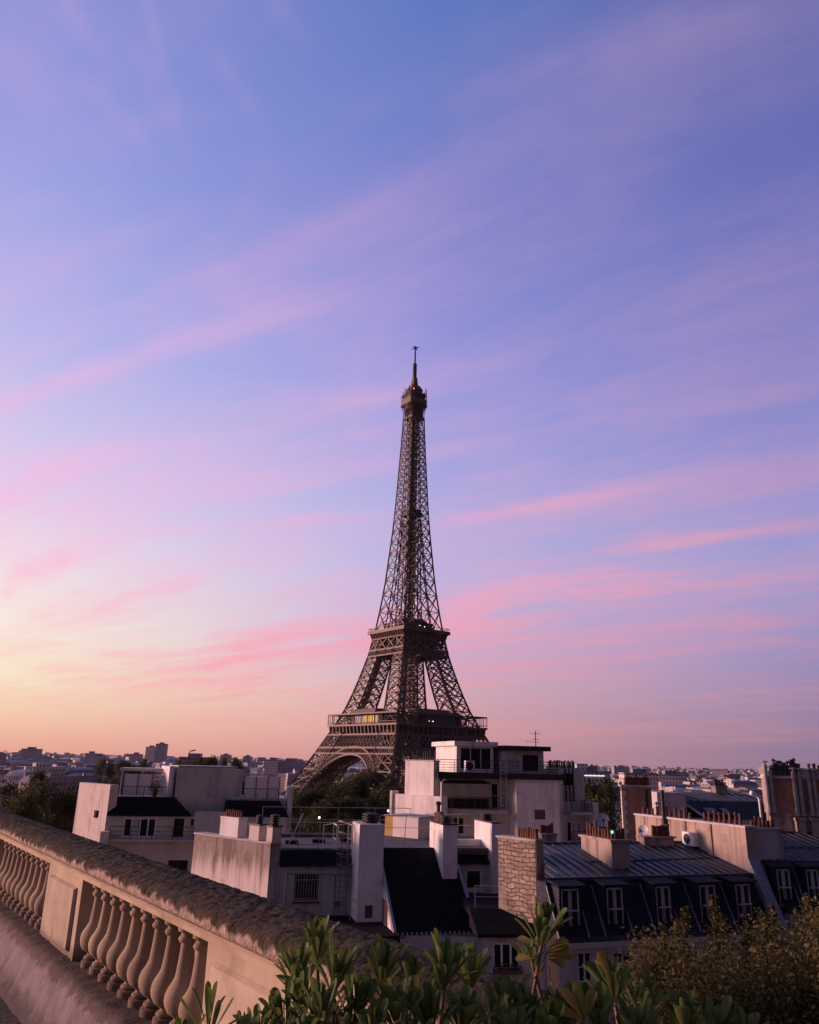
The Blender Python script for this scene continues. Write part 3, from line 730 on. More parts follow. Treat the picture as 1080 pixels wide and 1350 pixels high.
for nm in ('leaf_green', 'leaf_yellow'):
    M[nm].node_tree.nodes['Principled BSDF'].inputs['Transmission Weight'].default_value = 0
    M[nm].node_tree.nodes['Principled BSDF'].inputs['Subsurface Weight'].default_value = 0
translucent(M['leaf_green'], (.1, .15, .03), .35); translucent(M['leaf_yellow'], (.2, .18, .04), .35)
M['stem'] = mat('stem', (.16, .105, .06), .85, 0, varied((.12, .08, .05), (.22, .15, .09), 40, .5, .004))
rnd = random.Random(5)
def leaf(b, base, d, up_, L, Wd, droop, mi):
    """one obovate leaf from base along d, its face towards up_, folded a little along the midrib and curling"""
    d = d.normalized(); side = d.cross(up_).normalized(); nrm = side.cross(d).normalized()
    prof = [(0, .12), (.12, .20), (.3, .48), (.5, .78), (.68, .97), (.82, 1.02), (.92, .88), (.975, .58), (1.0, .20)]
    vs = []; tw = rnd.uniform(-.25, .25)
    for t, w in prof:
        off = nrm*(-droop*L*t*t)
        c = base + d*(L*t) + off; hw = Wd*.5*w
        sd_ = (side + nrm*tw*t).normalized()
        vs += [c - sd_*hw + nrm*(hw*.38), c - sd_*hw*.5 + nrm*(hw*.1), c, c + sd_*hw*.5 + nrm*(hw*.1), c + sd_*hw + nrm*(hw*.38)]
    fs = [(5*i+j, 5*i+j+1, 5*i+j+6, 5*i+j+5) for i in range(len(prof)-1) for j in range(4)]
    b.add(vs, fs, mi)
def rosette(b, c, axis, n, L, Wd, mi=0, spread=1.0, low=.0):
    Wd *= .95; n = int(n*1.25)
    axis = axis.normalized(); ref = axis.cross(Vector((.3, .9, .1))).normalized(); ref2 = axis.cross(ref)
    for i in range(n):
        t = i/max(n-1, 1); az = i*2.39996 + rnd.uniform(-.3, .3)
        el = radians(86 - 42*(t**1.0)*spread + rnd.uniform(-9, 9))
        rad = ref*cos(az)+ref2*sin(az)
        d = axis*sin(el)+rad*cos(el)
        l = L*rnd.uniform(.62, 1.05)*(.72+.36*min(1, t*2.2)); base = c - axis*(.030*t*(1+low)) + rad*.004
        leaf(b, base, d, axis*cos(el)*1.0 - rad*sin(el)*1.0 if True else axis, l, Wd*.82*rnd.uniform(.8, 1.15)*l/L, rnd.uniform(-.10, .22), mi)
def shrub(label, ros, root_px, root_Y, group=None):
    r = at(root_px, 1500, root_Y); r = Vector((r.x, r.y, -1.12))
    t = thing('leafy_shrub', r, label, 'shrub', 'evergreen shrubs in the terrace planter')
    sb = MB(); lb = MB()
    for (px, py, Yd, n, L, Wd, mi, tilt) in ros:
        c = at(px, py, Yd); ax = Vector((tilt+rnd.uniform(-.18, .18), rnd.uniform(-.3, .1), 1))
        rosette(lb, c, ax, n, L, Wd, mi)
        m1 = c - ax.normalized()*.12; m2 = r.lerp(m1, .55)+Vector((rnd.uniform(-.03, .03), rnd.uniform(-.03, .03), -.05))
        sb.tube([r+Vector((rnd.uniform(-.05, .05), rnd.uniform(-.05, .05), -.05)), m2, m1, c-ax.normalized()*.03, c], [.008, .006, .0042, .0034, .002], 7)
    sb.build('stem', M['stem'], t, True)
    lb.build('foliage', [M['leaf_green'], M['leaf_yellow']], t, True)
    return t, sb
L0, W0 = .072, .021
shrub('slender leafy sprig standing alone in front of the stone balusters', [(276, 1342, 1.22, 9, .062, .012, 0, -.05), (238, 1385, 1.2, 9, .06, .013, 0, -.2), (318, 1375, 1.2, 9, .055, .012, 0, .2)], 285, 1.2)
shrub('dense bushy green shrub hiding the mossy coping, fullest of the planter row', [
    (418, 1252, 1.55, 20, .066, .020, 0, 0), (392, 1287, 1.42, 20, .066, .020, 0, -.15), (446, 1288, 1.46, 20, .07, .020, 0, .1), (398, 1318, 1.36, 16, .06, .019, 0, -.3),
    (372, 1345, 1.34, 18, .066, .020, 0, -.2), (424, 1338, 1.30, 18, .062, .019, 0, 0), (470, 1335, 1.34, 18, .066, .02, 0, .15), (340, 1372, 1.30, 18, .062, .02, 0, -.3), (400, 1375, 1.26, 18, .06, .02, 0, 0), (450, 1378, 1.28, 18, .06, .02, 0, .1)], 415, 1.35)
shrub('green shrub with upright leaf tufts in front of the end of the mossy coping', [
    (505, 1282, 1.52, 18, .068, .020, 0, 0), (545, 1302, 1.50, 18, .068, .020, 0, .1), (588, 1282, 1.48, 20, .074, .021, 0, 0), (622, 1288, 1.54, 16, .07, .02, 0, .15), (520, 1340, 1.34, 18, .066, .02, 0, -.1),
    (566, 1348, 1.34, 18, .066, .02, 0, 0), (610, 1345, 1.36, 18, .066, .02, 0, .1), (498, 1372, 1.26, 16, .06, .02, 0, -.1), (545, 1385, 1.26, 16, .06, .02, 0, .1), (650, 1352, 1.4, 16, .064, .02, 0, .1)], 560, 1.38)
t5, _ = shrub('tallest shrub of the planter, yellowing lower leaves under a green top tuft', [
    (716, 1230, 1.60, 19, .068, .023, 0, 0), (700, 1262, 1.62, 9, .05, .018, 0, -.3), (668, 1328, 1.48, 18, .066, .02, 0, -.1), (700, 1345, 1.46, 18, .066, .02, 0, 0), (745, 1348, 1.44, 18, .066, .02, 0, .1), (675, 1358, 1.34, 16, .062, .02, 0, 0), (725, 1368, 1.34, 16, .062, .02, 0, 0)], 712, 1.45)
yb = MB(); c = at(720, 1262, 1.60)
for dx, dz, L, Wd in ((.75, .12, .085, .026), (.62, .62, .08, .026), (-.7, .45, .075, .022), (-.85, .0, .07, .02), (.35, -.9, .07, .026), (.8, -.25, .07, .028), (-.3, -.7, .065, .022), (.95, .5, .06, .02)):
    leaf(yb, c+Vector((dx*.006, 0, dz*.012)), Vector((dx, rnd.uniform(-.9, .5), dz)), Vector((-dz*.6+rnd.uniform(-.5, .5), -.75, .5+rnd.uniform(-.4, .6))), L*.66*rnd.uniform(.8, 1.15), Wd*.74, .25, 1)
c2 = at(770, 1345, 1.4)
for dx, dz in ((-.6, .9), (-.2, 1), (.3, .9), (-.9, .4)): leaf(yb, c2, Vector((dx, -.2, dz)), Vector((rnd.uniform(-.6, .6), -.9, .3)), .055*rnd.uniform(.8, 1.1), .017, .2, 1)
yb.build('yellowing_leaves', [M['leaf_green'], M['leaf_yellow']], t5, True)
shrub('green shrub with one orange leaf beside the autumn tree', [
    (808, 1302, 1.56, 20, .07, .021, 0, 0), (848, 1322, 1.54, 18, .068, .021, 0, .15), (790, 1345, 1.42, 16, .066, .02, 0, -.1), (835, 1362, 1.40, 16, .066, .02, 0, 0)], 818, 1.5)
yb = MB(); leaf(yb, at(806, 1296, 1.48), Vector((-.4, -.1, 1)), Vector((0, -1, .2)), .05, .016, .1, 1); yb.build('orange_leaf', [M['leaf_green'], M['leaf_yellow']], bpy.data.objects[t5.name])
shrub('low dark green shrub at the lower edge in front of the autumn tree', [
    (905, 1358, 1.5, 18, .07, .021, 0, -.1), (945, 1362, 1.52, 18, .07, .021, 0, .1), (985, 1375, 1.5, 16, .066, .02, 0, .2), (875, 1385, 1.4, 16, .066, .02, 0, -.1)], 930, 1.5)
pb = MB(); F0 = Frame(560, 1.38, -4)
pb.box(F0, -.75, .95, -.17, .34, -1.5, -1.13)
pt = thing('planter_box', F0.P(.1, .05, -1.5), 'long dark planter box holding the evergreen shrubs on the terrace', 'planter')
pb.build('box', M['terrace_floor'], pt)
for a in (-.65, .85):
    sb = MB(); sb.box(F0, a-.05, a+.05, -.12, .28, -1.758, -1.5); sb.build('foot', M['terrace_floor'], pt)

# ------------------------------------------------------------------ trees
M['bark'] = mat('bark', (.09, .065, .05), .95, 0, varied((.06, .045, .035), (.13, .10, .08), 4, .8))
def crown_mat(name, c1, c2, c3):
    def fn(t, b):
        g = t.new('ShaderNodeNewGeometry'); r = g.outputs['Random Per Island']
        oi = t.new('ShaderNodeObjectInfo').outputs['Random']
        c = t.ramp(r, [(0, c1), (.55, c2), (1, c3)])
        g2 = t.mr(t.noise(g.outputs['Position'], .35, 3), .3, .7, .65, 1.3)
        c = t.mix(1.0, c, t.comb(g2, g2, g2), 'MULTIPLY')
        t.set(b.inputs['Base Color'], c)
    return mat(name, c2, .65, 0, fn, .2)
M['crown_dark'] = crown_mat('crown_dark', (.030, .040, .015), (.052, .062, .022), (.09, .085, .032))
M['crown_olive'] = crown_mat('crown_olive', (.050, .056, .018), (.085, .085, .028), (.14, .12, .04))
for nm in ('crown_dark', 'crown_olive'): translucent(M[nm], (.05, .06, .02), .3)
M['crown_autumn'] = crown_mat('crown_autumn', (.065, .062, .020), (.110, .094, .030), (.18, .135, .045))
translucent(M['crown_autumn'], (.12, .1, .03), .3)
def crown_mesh(seed, h, rx, leafn, size, clumps, bottom=.25):
    """leaf quads on clumps through the crown's volume; trunk base at the origin"""
    r = random.Random(seed); b = MB(); cs = []
    for i in range(clumps):
        t = r.random(); a = r.uniform(0, 2*pi)
        z = h*(bottom+(1-bottom)*(.06+.9*t)); env = sqrt(max(.02, 1-((t-.42)/.60)**2))
        rr = rx*env*(.35+.65*r.random()**.5)
        cs.append((Vector((rr*cos(a), rr*sin(a), z)), rx*r.uniform(.20, .36)))
    for i in range(leafn):
        c, rad = cs[r.randrange(len(cs))]
        d = Vector((r.gauss(0, 1), r.gauss(0, 1), r.gauss(0, .8))).normalized()*(rad*(r.random()**.4))
        p = c+d; x = Vector((r.gauss(0, 1), r.gauss(0, 1), r.gauss(0, .6))).normalized()
        y = x.cross(Vector((r.gauss(0, 1), r.gauss(0, 1), r.gauss(0, 1)))).normalized(); s = size*r.uniform(.6, 1.3)
        b.quad(p-x*s*.5, p+y*s*.32, p+x*s*.5, p-y*s*.32)
    tr = MB(); tr.tube([(0, 0, -1), (0, 0, h*.12), (.02*h, 0, h*.35), (0, .02*h, h*.6)], [rx*.09, rx*.07, rx*.05, rx*.02], 8)
    for c, rad in cs[::max(1, len(cs)//9)]: tr.tube([(0, 0, h*.22), (c.x*.4, c.y*.4, h*.22+(c.z-h*.22)*.55), tuple(c)], [rx*.035, rx*.022, rx*.008], 5)
    return b, tr
def make_tree(name, seed, h, rx, leafn, size, clumps, m, bottom=.25):
    cb, tb = crown_mesh(seed, h, rx, leafn, size, clumps, bottom)
    t = thing(name, (0, 0, 0), None, 'tree')
    tb.build('trunk', M['bark'], t, True); cb.build('crown', m, t)
    return t
# autumn tree rising from below the terrace at the lower right
AT = at(1000, 1330, 10.5); r = random.Random(11)
tr = thing('autumn_tree', (AT.x, AT.y, GROUND+8), 'bushy tree with brownish autumn leaves at the lower right, in front of the slate roofs', 'tree')
tops = []
cb = MB(); tb = MB(); fork = Vector((AT.x, AT.y, -9.5))
tb.tube([(AT.x-.2, AT.y+.3, GROUND+7.5), (AT.x-.1, AT.y+.2, -20), fork], [.34, .27, .2], 10)
SH = [(905, 1196, 10.2), (893, 1212, 10.4), (943, 1206, 10.3), (876, 1246, 10), (938, 1180, 10.8), (1004, 1202, 10.6), (1018, 1194, 11), (1062, 1178, 10.8), (1050, 1200, 10.6), (862, 1270, 9.9), (985, 1222, 10.2), (1085, 1190, 11)]
for i in range(230):
    px = r.uniform(842, 1190) if i < 180 else r.uniform(842, 960); top = 1224 + 22*sin(px*.05) + 14*sin(px*.021+1) - (px-850)*.02 + max(0, (885-px))*.9
    py = r.uniform(top, 1420); Yd = 10.6+r.uniform(-1.7, 1.8)
    tops.append(at(px, py, Yd))
tops += [at(*s_) for s_ in SH]
for i, tp in enumerate(tops):
    slim = i >= 230; st = tp+(fork-tp).normalized()*(1.5 if not slim else 1.1)+Vector((r.uniform(-.3, .3), r.uniform(-.3, .3), -.2)); mid = st.lerp(tp, .5)+Vector((r.uniform(-.15, .15), r.uniform(-.15, .15), -.1))
    if i % 3 == 0 or i >= 230: tb.tube([fork+Vector((r.uniform(-.1, .1), r.uniform(-.1, .1), r.uniform(-.6, .2))), st, mid, tp], [.05, .03, .015, .004], 5)
    for j in range(720 if not slim else 300):
        t = r.random()**.7; p = (st.lerp(mid, t*2) if t < .5 else mid.lerp(tp, t*2-1)) if not slim else mid.lerp(tp, r.random()**.8)
        rad = (.40*(1-t)+.14) if not slim else .14*(1.1-(p-mid).length/max((tp-mid).length, .01))
        p = p+Vector((r.gauss(0, 1), r.gauss(0, 1), r.gauss(0, .9)))*rad*.8
        x = Vector((r.gauss(0, 1), r.gauss(0, 1), r.gauss(0, .7))).normalized(); y = x.cross(Vector((r.gauss(0, 1), r.gauss(0, 1), r.gauss(0, 1)))).normalized(); s = r.uniform(.032, .064)
        cb.quad(p-x*s*.5, p+y*s*.36, p+x*s*.5, p-y*s*.36)
tb.build('trunk', M['bark'], tr, True); cb.build('crown', M['crown_autumn'], tr)
# ------------------------------------------------------------------ rooftops near the terrace
def base_pt(F, a=0, b=0): return F.P(a, b, GROUND+7)
GZ = GROUND+5
def win(root, F, r, b, nv=2, nh=0, fm='frame_white', sill=True, name='window', bar=.06, curtain=None, depth=.13):
    """a window set back in its opening: frame part with a pane sub-part; r = (a0, a1, z0, z1). Returns the hole."""
    a0, a1 = min(r[:2]), max(r[:2]); z0, z1 = min(r[2:]), max(r[2:]); m = MB(); bb = b+depth-.07
    for x0, x1, y0, y1 in ((a0, a0+bar, z0, z1), (a1-bar, a1, z0, z1), (a0+bar, a1-bar, z0, z0+bar), (a0+bar, a1-bar, z1-bar, z1)):
        m.box(F, x0, x1, bb, bb+.05, y0, y1)
    for i in range(1, nv):
        x = a0+(a1-a0)*i/nv; m.box(F, x-bar*.55, x+bar*.55, bb-.003, bb+.045, z0+bar, z1-bar)
    for i in range(1, nh+1):
        y = z0+(z1-z0)*i/(nh+1); m.box(F, a0+bar, a1-bar, bb+.004, bb+.04, y-bar*.3, y+bar*.3)
    if sill: m.box(F, a0-.08, a1+.08, b-.10, b+.10, z0-.10, z0-.004)
    w = m.build(name, M[fm], root)
    p = MB(); p.quad(F.P(a0+.01, bb+.03, z0+.01), F.P(a1-.01, bb+.03, z0+.01), F.P(a1-.01, bb+.03, z1-.01), F.P(a0+.01, bb+.03, z1-.01)); p.build('pane', M['glass'], w)
    if curtain:
        c = MB(); ca, cb_ = curtain; x0, x1 = a0+(a1-a0)*ca, a0+(a1-a0)*cb_; n = 8
        for i in range(n):
            u0, u1 = x0+(x1-x0)*i/n, x0+(x1-x0)*(i+1)/n; o0, o1 = (.005 if i % 2 else .017), (.017 if i % 2 else .005)
            c.quad(F.P(u0, bb+.005+o0, z0+bar), F.P(u1, bb+.005+o1, z0+bar), F.P(u1, bb+.005+o1, z1-bar), F.P(u0, bb+.005+o0, z1-bar))
        c.build('curtain', M['curtain'], w)
    return (a0, a1, z0, z1)
def R_(F, x0, y0, x1, y1, b=0.0):
    (a0, z0), (a1, z1) = F.A(x0, y0, b), F.A(x1, y1, b); return (min(a0, a1), max(a0, a1), min(z0, z1), max(z0, z1))
def railing(root, F, pts, h, bars=0, step=1.2, mat_='metal_dark', r=.02, name='railing', lean=0.0, mid=(0.5,)):
    """posts and rails along pts [(a, b, z), ...]; bars = spacing of upright bars or 0"""
    m = MB()
    for (a0, b0, z0), (a1, b1, z1) in zip(pts, pts[1:]):
        p, q = F.P(a0, b0, z0), F.P(a1, b1, z1); L = (q-p).length; up = Vector((0, 0, h)) + F.v*lean
        m.beam(p+up, q+up, r*2.2)
        for t in mid: m.beam(p+up*t, q+up*t, r*1.4)
        n = max(1, round(L/step))
        for i in range(n+1):
            s = p.lerp(q, i/n); m.beam(s, s+up, r*2)
        if bars:
            n = int(L/bars)
            for i in range(1, n):
                s = p.lerp(q, i/n); m.beam(s+up*.06, s+up, r*.9)
    return m.build(name, M[mat_], root)
def pots(root, F, a0, a1, b0, b1, z, n, h=.5, rr=.11, jitter=.12, seed=0, m='terracotta', cowl_every=0):
    r = random.Random(seed+n); first = None
    for i in range(n):
        t = (i+.5)/n; hh = h*r.uniform(1-jitter, 1+jitter); c = F.P(a0+(a1-a0)*t, b0+(b1-b0)*t, z) + F.u*r.uniform(-.02, .02)
        k_ = rr*.76*r.uniform(.85, 1.12); pm = MB()
        pr_ = [(k_*1.1, -.02), (k_*1.05, hh*.2), (k_*.9, hh*.8), (k_*1.12, hh*.82), (k_*1.12, hh*.92), (k_*.95, hh*.93), (k_*.95, hh), (k_*.7, hh), (k_*.6, hh*.7)]
        pm.lathe(c, pr_, 10)
        if cowl_every and i % cowl_every == 1: pm.lathe(c, [(k_*.5, hh), (k_*.5, hh+.1), (k_*1.3, hh+.11), (k_*1.3, hh+.14), (k_*.2, hh+.26)], 10)
        pm.build('chimney_pot', M[m], root, True, 40)
def cowl(root, c, r, h):
    m = MB(); n = 4; prof = [(r*.5, -.02)]
    for i in range(n):
        z = h*i/n; prof += [(r*.62, z+h*.03), (r, z+h*.07), (r, z+h*.15), (r*.62, z+h*.2)]
    prof += [(r*.6, h*.98), (r*.1, h*1.02)]
    return m.lathe(c, prof, 16).build('chimney_cowl', M['cowl'], root, True, 30)
def stack(root, F, a0, a1, b0, b1, z0, z1, m, cap=.09, over=.06, capm=None):
    s = MB(); s.box(F, a0, a1, b0, b1, z0, z1-cap); s.box(F, a0-over, a1+over, b0-over, b1+over, z1-cap, z1, 1)
    return s.build('chimney', [M[m], M[capm or m]], root)
def aircon(label, F, a0, a1, b, z0, z1, d=.35):
    t = thing('air_conditioner', F.P((a0+a1)/2, b-d/2, z0), label, 'air conditioner')
    m = MB(); m.box(F, a0, a1, b-d, b-.01, z0, z1); m.box(F, a0+.05, a0+.1, b-.012, b+.02, z0-.05, z0); m.build('casing', M['frame_white'], t)
    g = MB(); cx, cz, rr = a0+(a1-a0)*.42, (z0+z1)/2, (z1-z0)*.38
    vs = [F.P(cx, b-d-.008, cz)]+[F.P(cx+rr*cos(j*pi/8), b-d-.008, cz+rr*sin(j*pi/8)) for j in range(16)]
    g.add(vs, [(0, 1+j, 1+(j+1) % 16) for j in range(16)])
    for j in range(5):
        rj = rr*(j+1)/5
        for i in range(16): g.beam(F.P(cx+rj*cos(i*pi/8), b-d-.014, cz+rj*sin(i*pi/8)), F.P(cx+rj*cos((i+1)*pi/8), b-d-.014, cz+rj*sin((i+1)*pi/8)), .008)
    g.build('fan_grille', M['metal_dark'], t)
def dish(label, c, r, az, arm):
    """white dish on a bent arm, facing az (degrees from towards-the-camera)"""
    c = Vector(c); t = thing('satellite_dish', c+Vector((0, 0, -arm)), label, 'satellite dish')
    d = Vector((sin(radians(az)), -cos(radians(az)), .42)).normalized(); x = d.cross(Vector((0, 0, 1))).normalized(); y = x.cross(d)
    m = MB(); vs = []; n = 20
    for s_, dep in ((1, 0), (.8, .06), (.55, .11), (.28, .145), (.02, .16)):
        vs += [c - d*(r*dep*1.6) + (x*cos(2*pi*j/n)*.92 + y*sin(2*pi*j/n))*r*s_ for j in range(n)]
    fs = [(i*n+j, i*n+(j+1) % n, (i+1)*n+(j+1) % n, (i+1)*n+j) for i in range(4) for j in range(n)]
    m.add(vs, fs); m.build('reflector', M['dish'], t, True)
    p = MB(); p.tube([c-d*r*.25, c-d*r*.45+Vector((0, 0, -r*.4)), c-d*r*.45+Vector((0, 0, -arm))], .025, 8); p.tube([c-y*r*.9, c+d*r*.75-y*r*.35], .015, 6)
    p.box(type('o', (), {'P': staticmethod(lambda a, b, z: c+d*(r*.75+b)+x*a+y*(z-r*.35))}), -.05, .05, -.05, .08, -.05, .05); p.build('mount', M['metal_dark'], t)

# ============ M: white building with the ladder, straight ahead =================================================
FM = Frame(368, 43.2, 13); FP = Frame(365, 43.0, -43)
mroot = thing('rooftop_building', base_pt(FM, 3, 4), 'white building straight ahead with flat roof, barred window and steep black lean-to roof', 'building')
zt = FP.A(365, 1115)[1]; aL = FP.A(257, 1098)[0]
w = MB(); w.hexa([FP.P(aL, 0, GZ), FP.P(0, 0, GZ), FP.P(0, .66, GZ), FP.P(aL, .66, GZ)], [FP.P(aL, 0, zt+.02), FP.P(0, 0, zt), FP.P(0, .66, zt), FP.P(aL, .66, zt+.02)])
pw = w.build('party_wall', M['party_stained'], mroot); pw['label'] = 'pale party wall with dark rain streaks'
w = MB(); w.box(FP, aL-.04, .05, -.05, .71, zt+.023, zt+.10); w.build('wall_coping', M['grey_wall'], mroot)
# chimneys on the party wall
a0, a1 = FP.A(288, 1100)[0], FP.A(312, 1100)[0]; z1 = FP.A(300, 1077)[1]
c1 = stack(mroot, FP, a0, a1, .06, .62, zt+.11, z1, 'white_wall', .06, .03); pots(c1, FP, a0+.1, a1-.05, .33, .33, z1, 8, .36, .10, seed=3)
a0, a1 = FP.A(328, 1100)[0], FP.A(341, 1100)[0]; z2 = FP.A(335, 1086)[1]
c2 = stack(mroot, FP, a0, a1, .02, .64, zt+.11, z2, 'stained_wall', .08, .05, 'cowl'); cowl(c2, FP.P((a0+a1)/2, .33, z2), .20, .42)
a0, a1 = FP.A(351, 1100)[0], FP.A(358.5, 1100)[0]
c3 = stack(mroot, FP, a0, a1, .03, .63, zt+.11, z2, 'stained_wall', .08, .05, 'cowl'); cowl(c3, FP.P((a0+a1)/2, .33, z2), .25, .52)
# main facade
a_r = FM.A(505, 1150)[0]; zf = FM.A(410, 1142)[1]; zr = FM.A(410, 1120, 1.0)[1]
wr = R_(FM, 389, 1153, 419, 1188)
h = win(mroot, FM, wr, 0, 2, 0, 'frame_brown', True)
w = MB(); w.wall(FM, .3, a_r, GZ, zf, 0, [h], .2); w.build('facade', M['grey_wall'], mroot)
g = MB()
for i in range(9):
    a = wr[0]+(wr[1]-wr[0])*(i+.5)/9; g.box(FM, a-.014, a+.014, -.03, -.005, wr[2]-.02, wr[3]-.02)
for zz in (wr[2]+.12, wr[3]-.25): g.box(FM, wr[0]-.03, wr[1]+.03, -.028, -.008, zz-.015, zz+.015)
g.build('window_bars', M['metal_pale'], mroot)
w = MB(); ar2 = FM.A(470, 1130)[0]
w.hexa([FM.P(.42, -.22, zf), FM.P(ar2, -.22, zf), FM.P(ar2, 1.6, zf), FM.P(.42, 1.6, zf)], [FM.P(.42, .75, zr), FM.P(ar2, .75, zr), FM.P(ar2, 1.6, zr), FM.P(.42, 1.6, zr)])
w.build('skirt_roof', M['tar'], mroot)
w = MB(); w.box(FM, -.5, 9.4, 1.61, 8.6, zr-.3, zr-.02); w.box(FM, -.3, 9.0, 8.3, 8.62, zr-.02, zr+.18)
for a in (1.0, 2.6, 4.3): w.box(FM, a, a+.7, 3.5+a*.4, 4.0+a*.4, zr-.02, zr+.16, 1)
w.build('flat_roof', [M['roof_gravel'], M['tar']], mroot)
w = MB(); w.box(FM, .31, 11.5, .3, 9, GZ, zf-2.2); w.build('core', M['grey_wall'], mroot)
# small fittings on the facades
s = MB(); c = FM.P(.75, -.07, 0); s.tube([(c.x, c.y, -9.2), (c.x, c.y, zf-.15)], .05, 8); s.build('drainpipe', M['grey_wall'], mroot, True)
s = MB(); s.beam(FM.P(.8, -.02, zf-.35), FM.P(3.9, -.02, zf-.42), .02); s.beam(FM.P(3.3, -.02, zf-.41), FM.P(3.32, -.02, zf-2.6), .02); s.build('cable', M['metal_dark'], mroot)
s = MB(); s.box(FM, 3.35, 3.6, -.06, -.003, zf-1.9, zf-1.6); s.build('vent_grille', M['metal_mid'], mroot)
# roof safety rails with leaning posts
railing(mroot, FM, [(.4, 1.15, zr), (4.6, 1.15, zr)], 1.35, 0, 1.7, 'metal_pale', .018, 'guard_rail', -.25, (.55,))
railing(mroot, FM, [(-.2, 7.6, zr), (9.0, 7.6, zr)], 1.75, 0, 2.1, 'metal_pale', .016, 'guard_rail', -.3, (.6,))
x = MB(); p = FM.P(.95, 2.2, zr); x.beam(p, p+FM.u*.75+Vector((0, 0, 1.7)), .05); x.beam(p+FM.u*.6, p+FM.u*.1+Vector((0, 0, 1.0)), .05); x.build('rail_brace', M['metal_pale'], mroot)
# caged ladder
lt = thing('caged_ladder', FM.P(FM.A(450, 1190, -.18)[0], -.2, -8.6), 'tall steel ladder with safety cage and white handrails fixed to the white facade', 'ladder')
la0, la1 = FM.A(447.5, 1150, -.18)[0], FM.A(457.5, 1150, -.18)[0]; zb, zt_ = FM.A(450, 1214, -.18)[1], FM.A(450, 1082, -.18)[1]
for a in (la0, la1):
    s = MB(); s.beam(FM.P(a, -.28, zb), FM.P(a, -.28, zt_), .05, .05); s.build('stile', M['metal_mid'], lt)
n = int((zr+.2-zb)/.28)
for i in range(n):
    s = MB(); z = zb+.2+i*.28; s.beam(FM.P(la0, -.28, z), FM.P(la1, -.28, z), .028); s.build('rung', M['metal_mid'], lt)
ca = (la0+la1)/2; s = MB(); zc0 = FM.A(450, 1168, -.18)[1]
for i in range(7):
    z = zc0+(zt_-zc0)*i/6; pts = [FM.P(ca+.36*sin(t), -.28-.62*(1-cos(t))/2*1.15, z) for t in [(-.95+1.9*j/14)*pi*.5*2*.5+0 for j in range(0)]] or [FM.P(ca+.38*cos(t), -.28-.66*sin(t), z) for t in [pi*j/12 for j in range(13)]]
    for p, q in zip(pts, pts[1:]): s.beam(p, q, .035)
for j in (1, 4, 6, 8, 11):
    t = pi*j/12; s.beam(FM.P(ca+.38*cos(t), -.28-.66*sin(t), zc0), FM.P(ca+.38*cos(t), -.28-.66*sin(t), zt_), .03)
s.build('safety_cage', M['metal_mid'], lt)
s = MB(); zg = zr
for a in (la0-.25, la1+.15):
    s.beam(FM.P(a, .9, zg), FM.P(a, .9, zg+1.35), .045); s.beam(FM.P(a, -.25, zg+1.3), FM.P(a, .9, zg+1.3), .045); s.beam(FM.P(a, -.25, zg+.1), FM.P(a, -.25, zg+1.3), .045); s.beam(FM.P(a, -.2, zg+.6), FM.P(a, .9, zg+.6), .035)
    s.beam(FM.P(a-.5, 1.2, zg), FM.P(a-.5, 1.2, zg+1.2), .04); s.beam(FM.P(a-.5, 1.2, zg+1.2), FM.P(a, .9, zg+1.3), .04)
s.build('handrail', M['frame_white'], lt)
# tall chimney block beside the ladder
FK = Frame(478, 42.3, 13); a1 = FK.A(505, 1150)[0]; z1 = FK.A(490, 1087)[1]; z0 = FK.A(490, 1216)[1]
dr = R_(FK, 481.5, 1194, 491.5, 1211)
s = MB(); s.wall(FK, 0, a1, GZ, z1, 0, [dr], .25); s.box(FK, 0, a1, .26, 2.3, GZ, z1-.001); s.quad(FK.P(0, 0, GZ), FK.P(0, .26, GZ), FK.P(0, .26, z1), FK.P(0, 0, z1)); s.quad(FK.P(a1, 0, GZ), FK.P(a1, .26, GZ), FK.P(a1, .26, z1), FK.P(a1, 0, z1)); s.quad(FK.P(0, 0, z1), FK.P(a1, 0, z1), FK.P(a1, .26, z1), FK.P(0, .26, z1))
ck = s.build('chimney', M['white_wall'], mroot)
cowl(ck, FK.P(a1*.55, .9, z1), .42, .50)
s = MB(); s.box(FK, dr[0], dr[1], .12, .16, dr[2], dr[3]); s.build('door', M['frame_brown'], mroot)
# low roof in front of the facade, with a thin rail
zl = FM.A(440, 1212, -1)[1]
s = MB(); s.box(FM, -3, 5.6, -5.2, -.003, zl-.4, zl); s.build('low_roof', M['tar'], mroot)
s = MB(); s.box(FM, -3, 5.5, -5.0, -.3, GZ, zl-.41); s.build('facade', M['grey_wall'], mroot)
railing(mroot, FM, [(.4, -1.6, zl), (5.6, -1.6, zl)], .95, 0, 1.9, 'metal_pale', .014, 'guard_rail', -.12, (.5,))
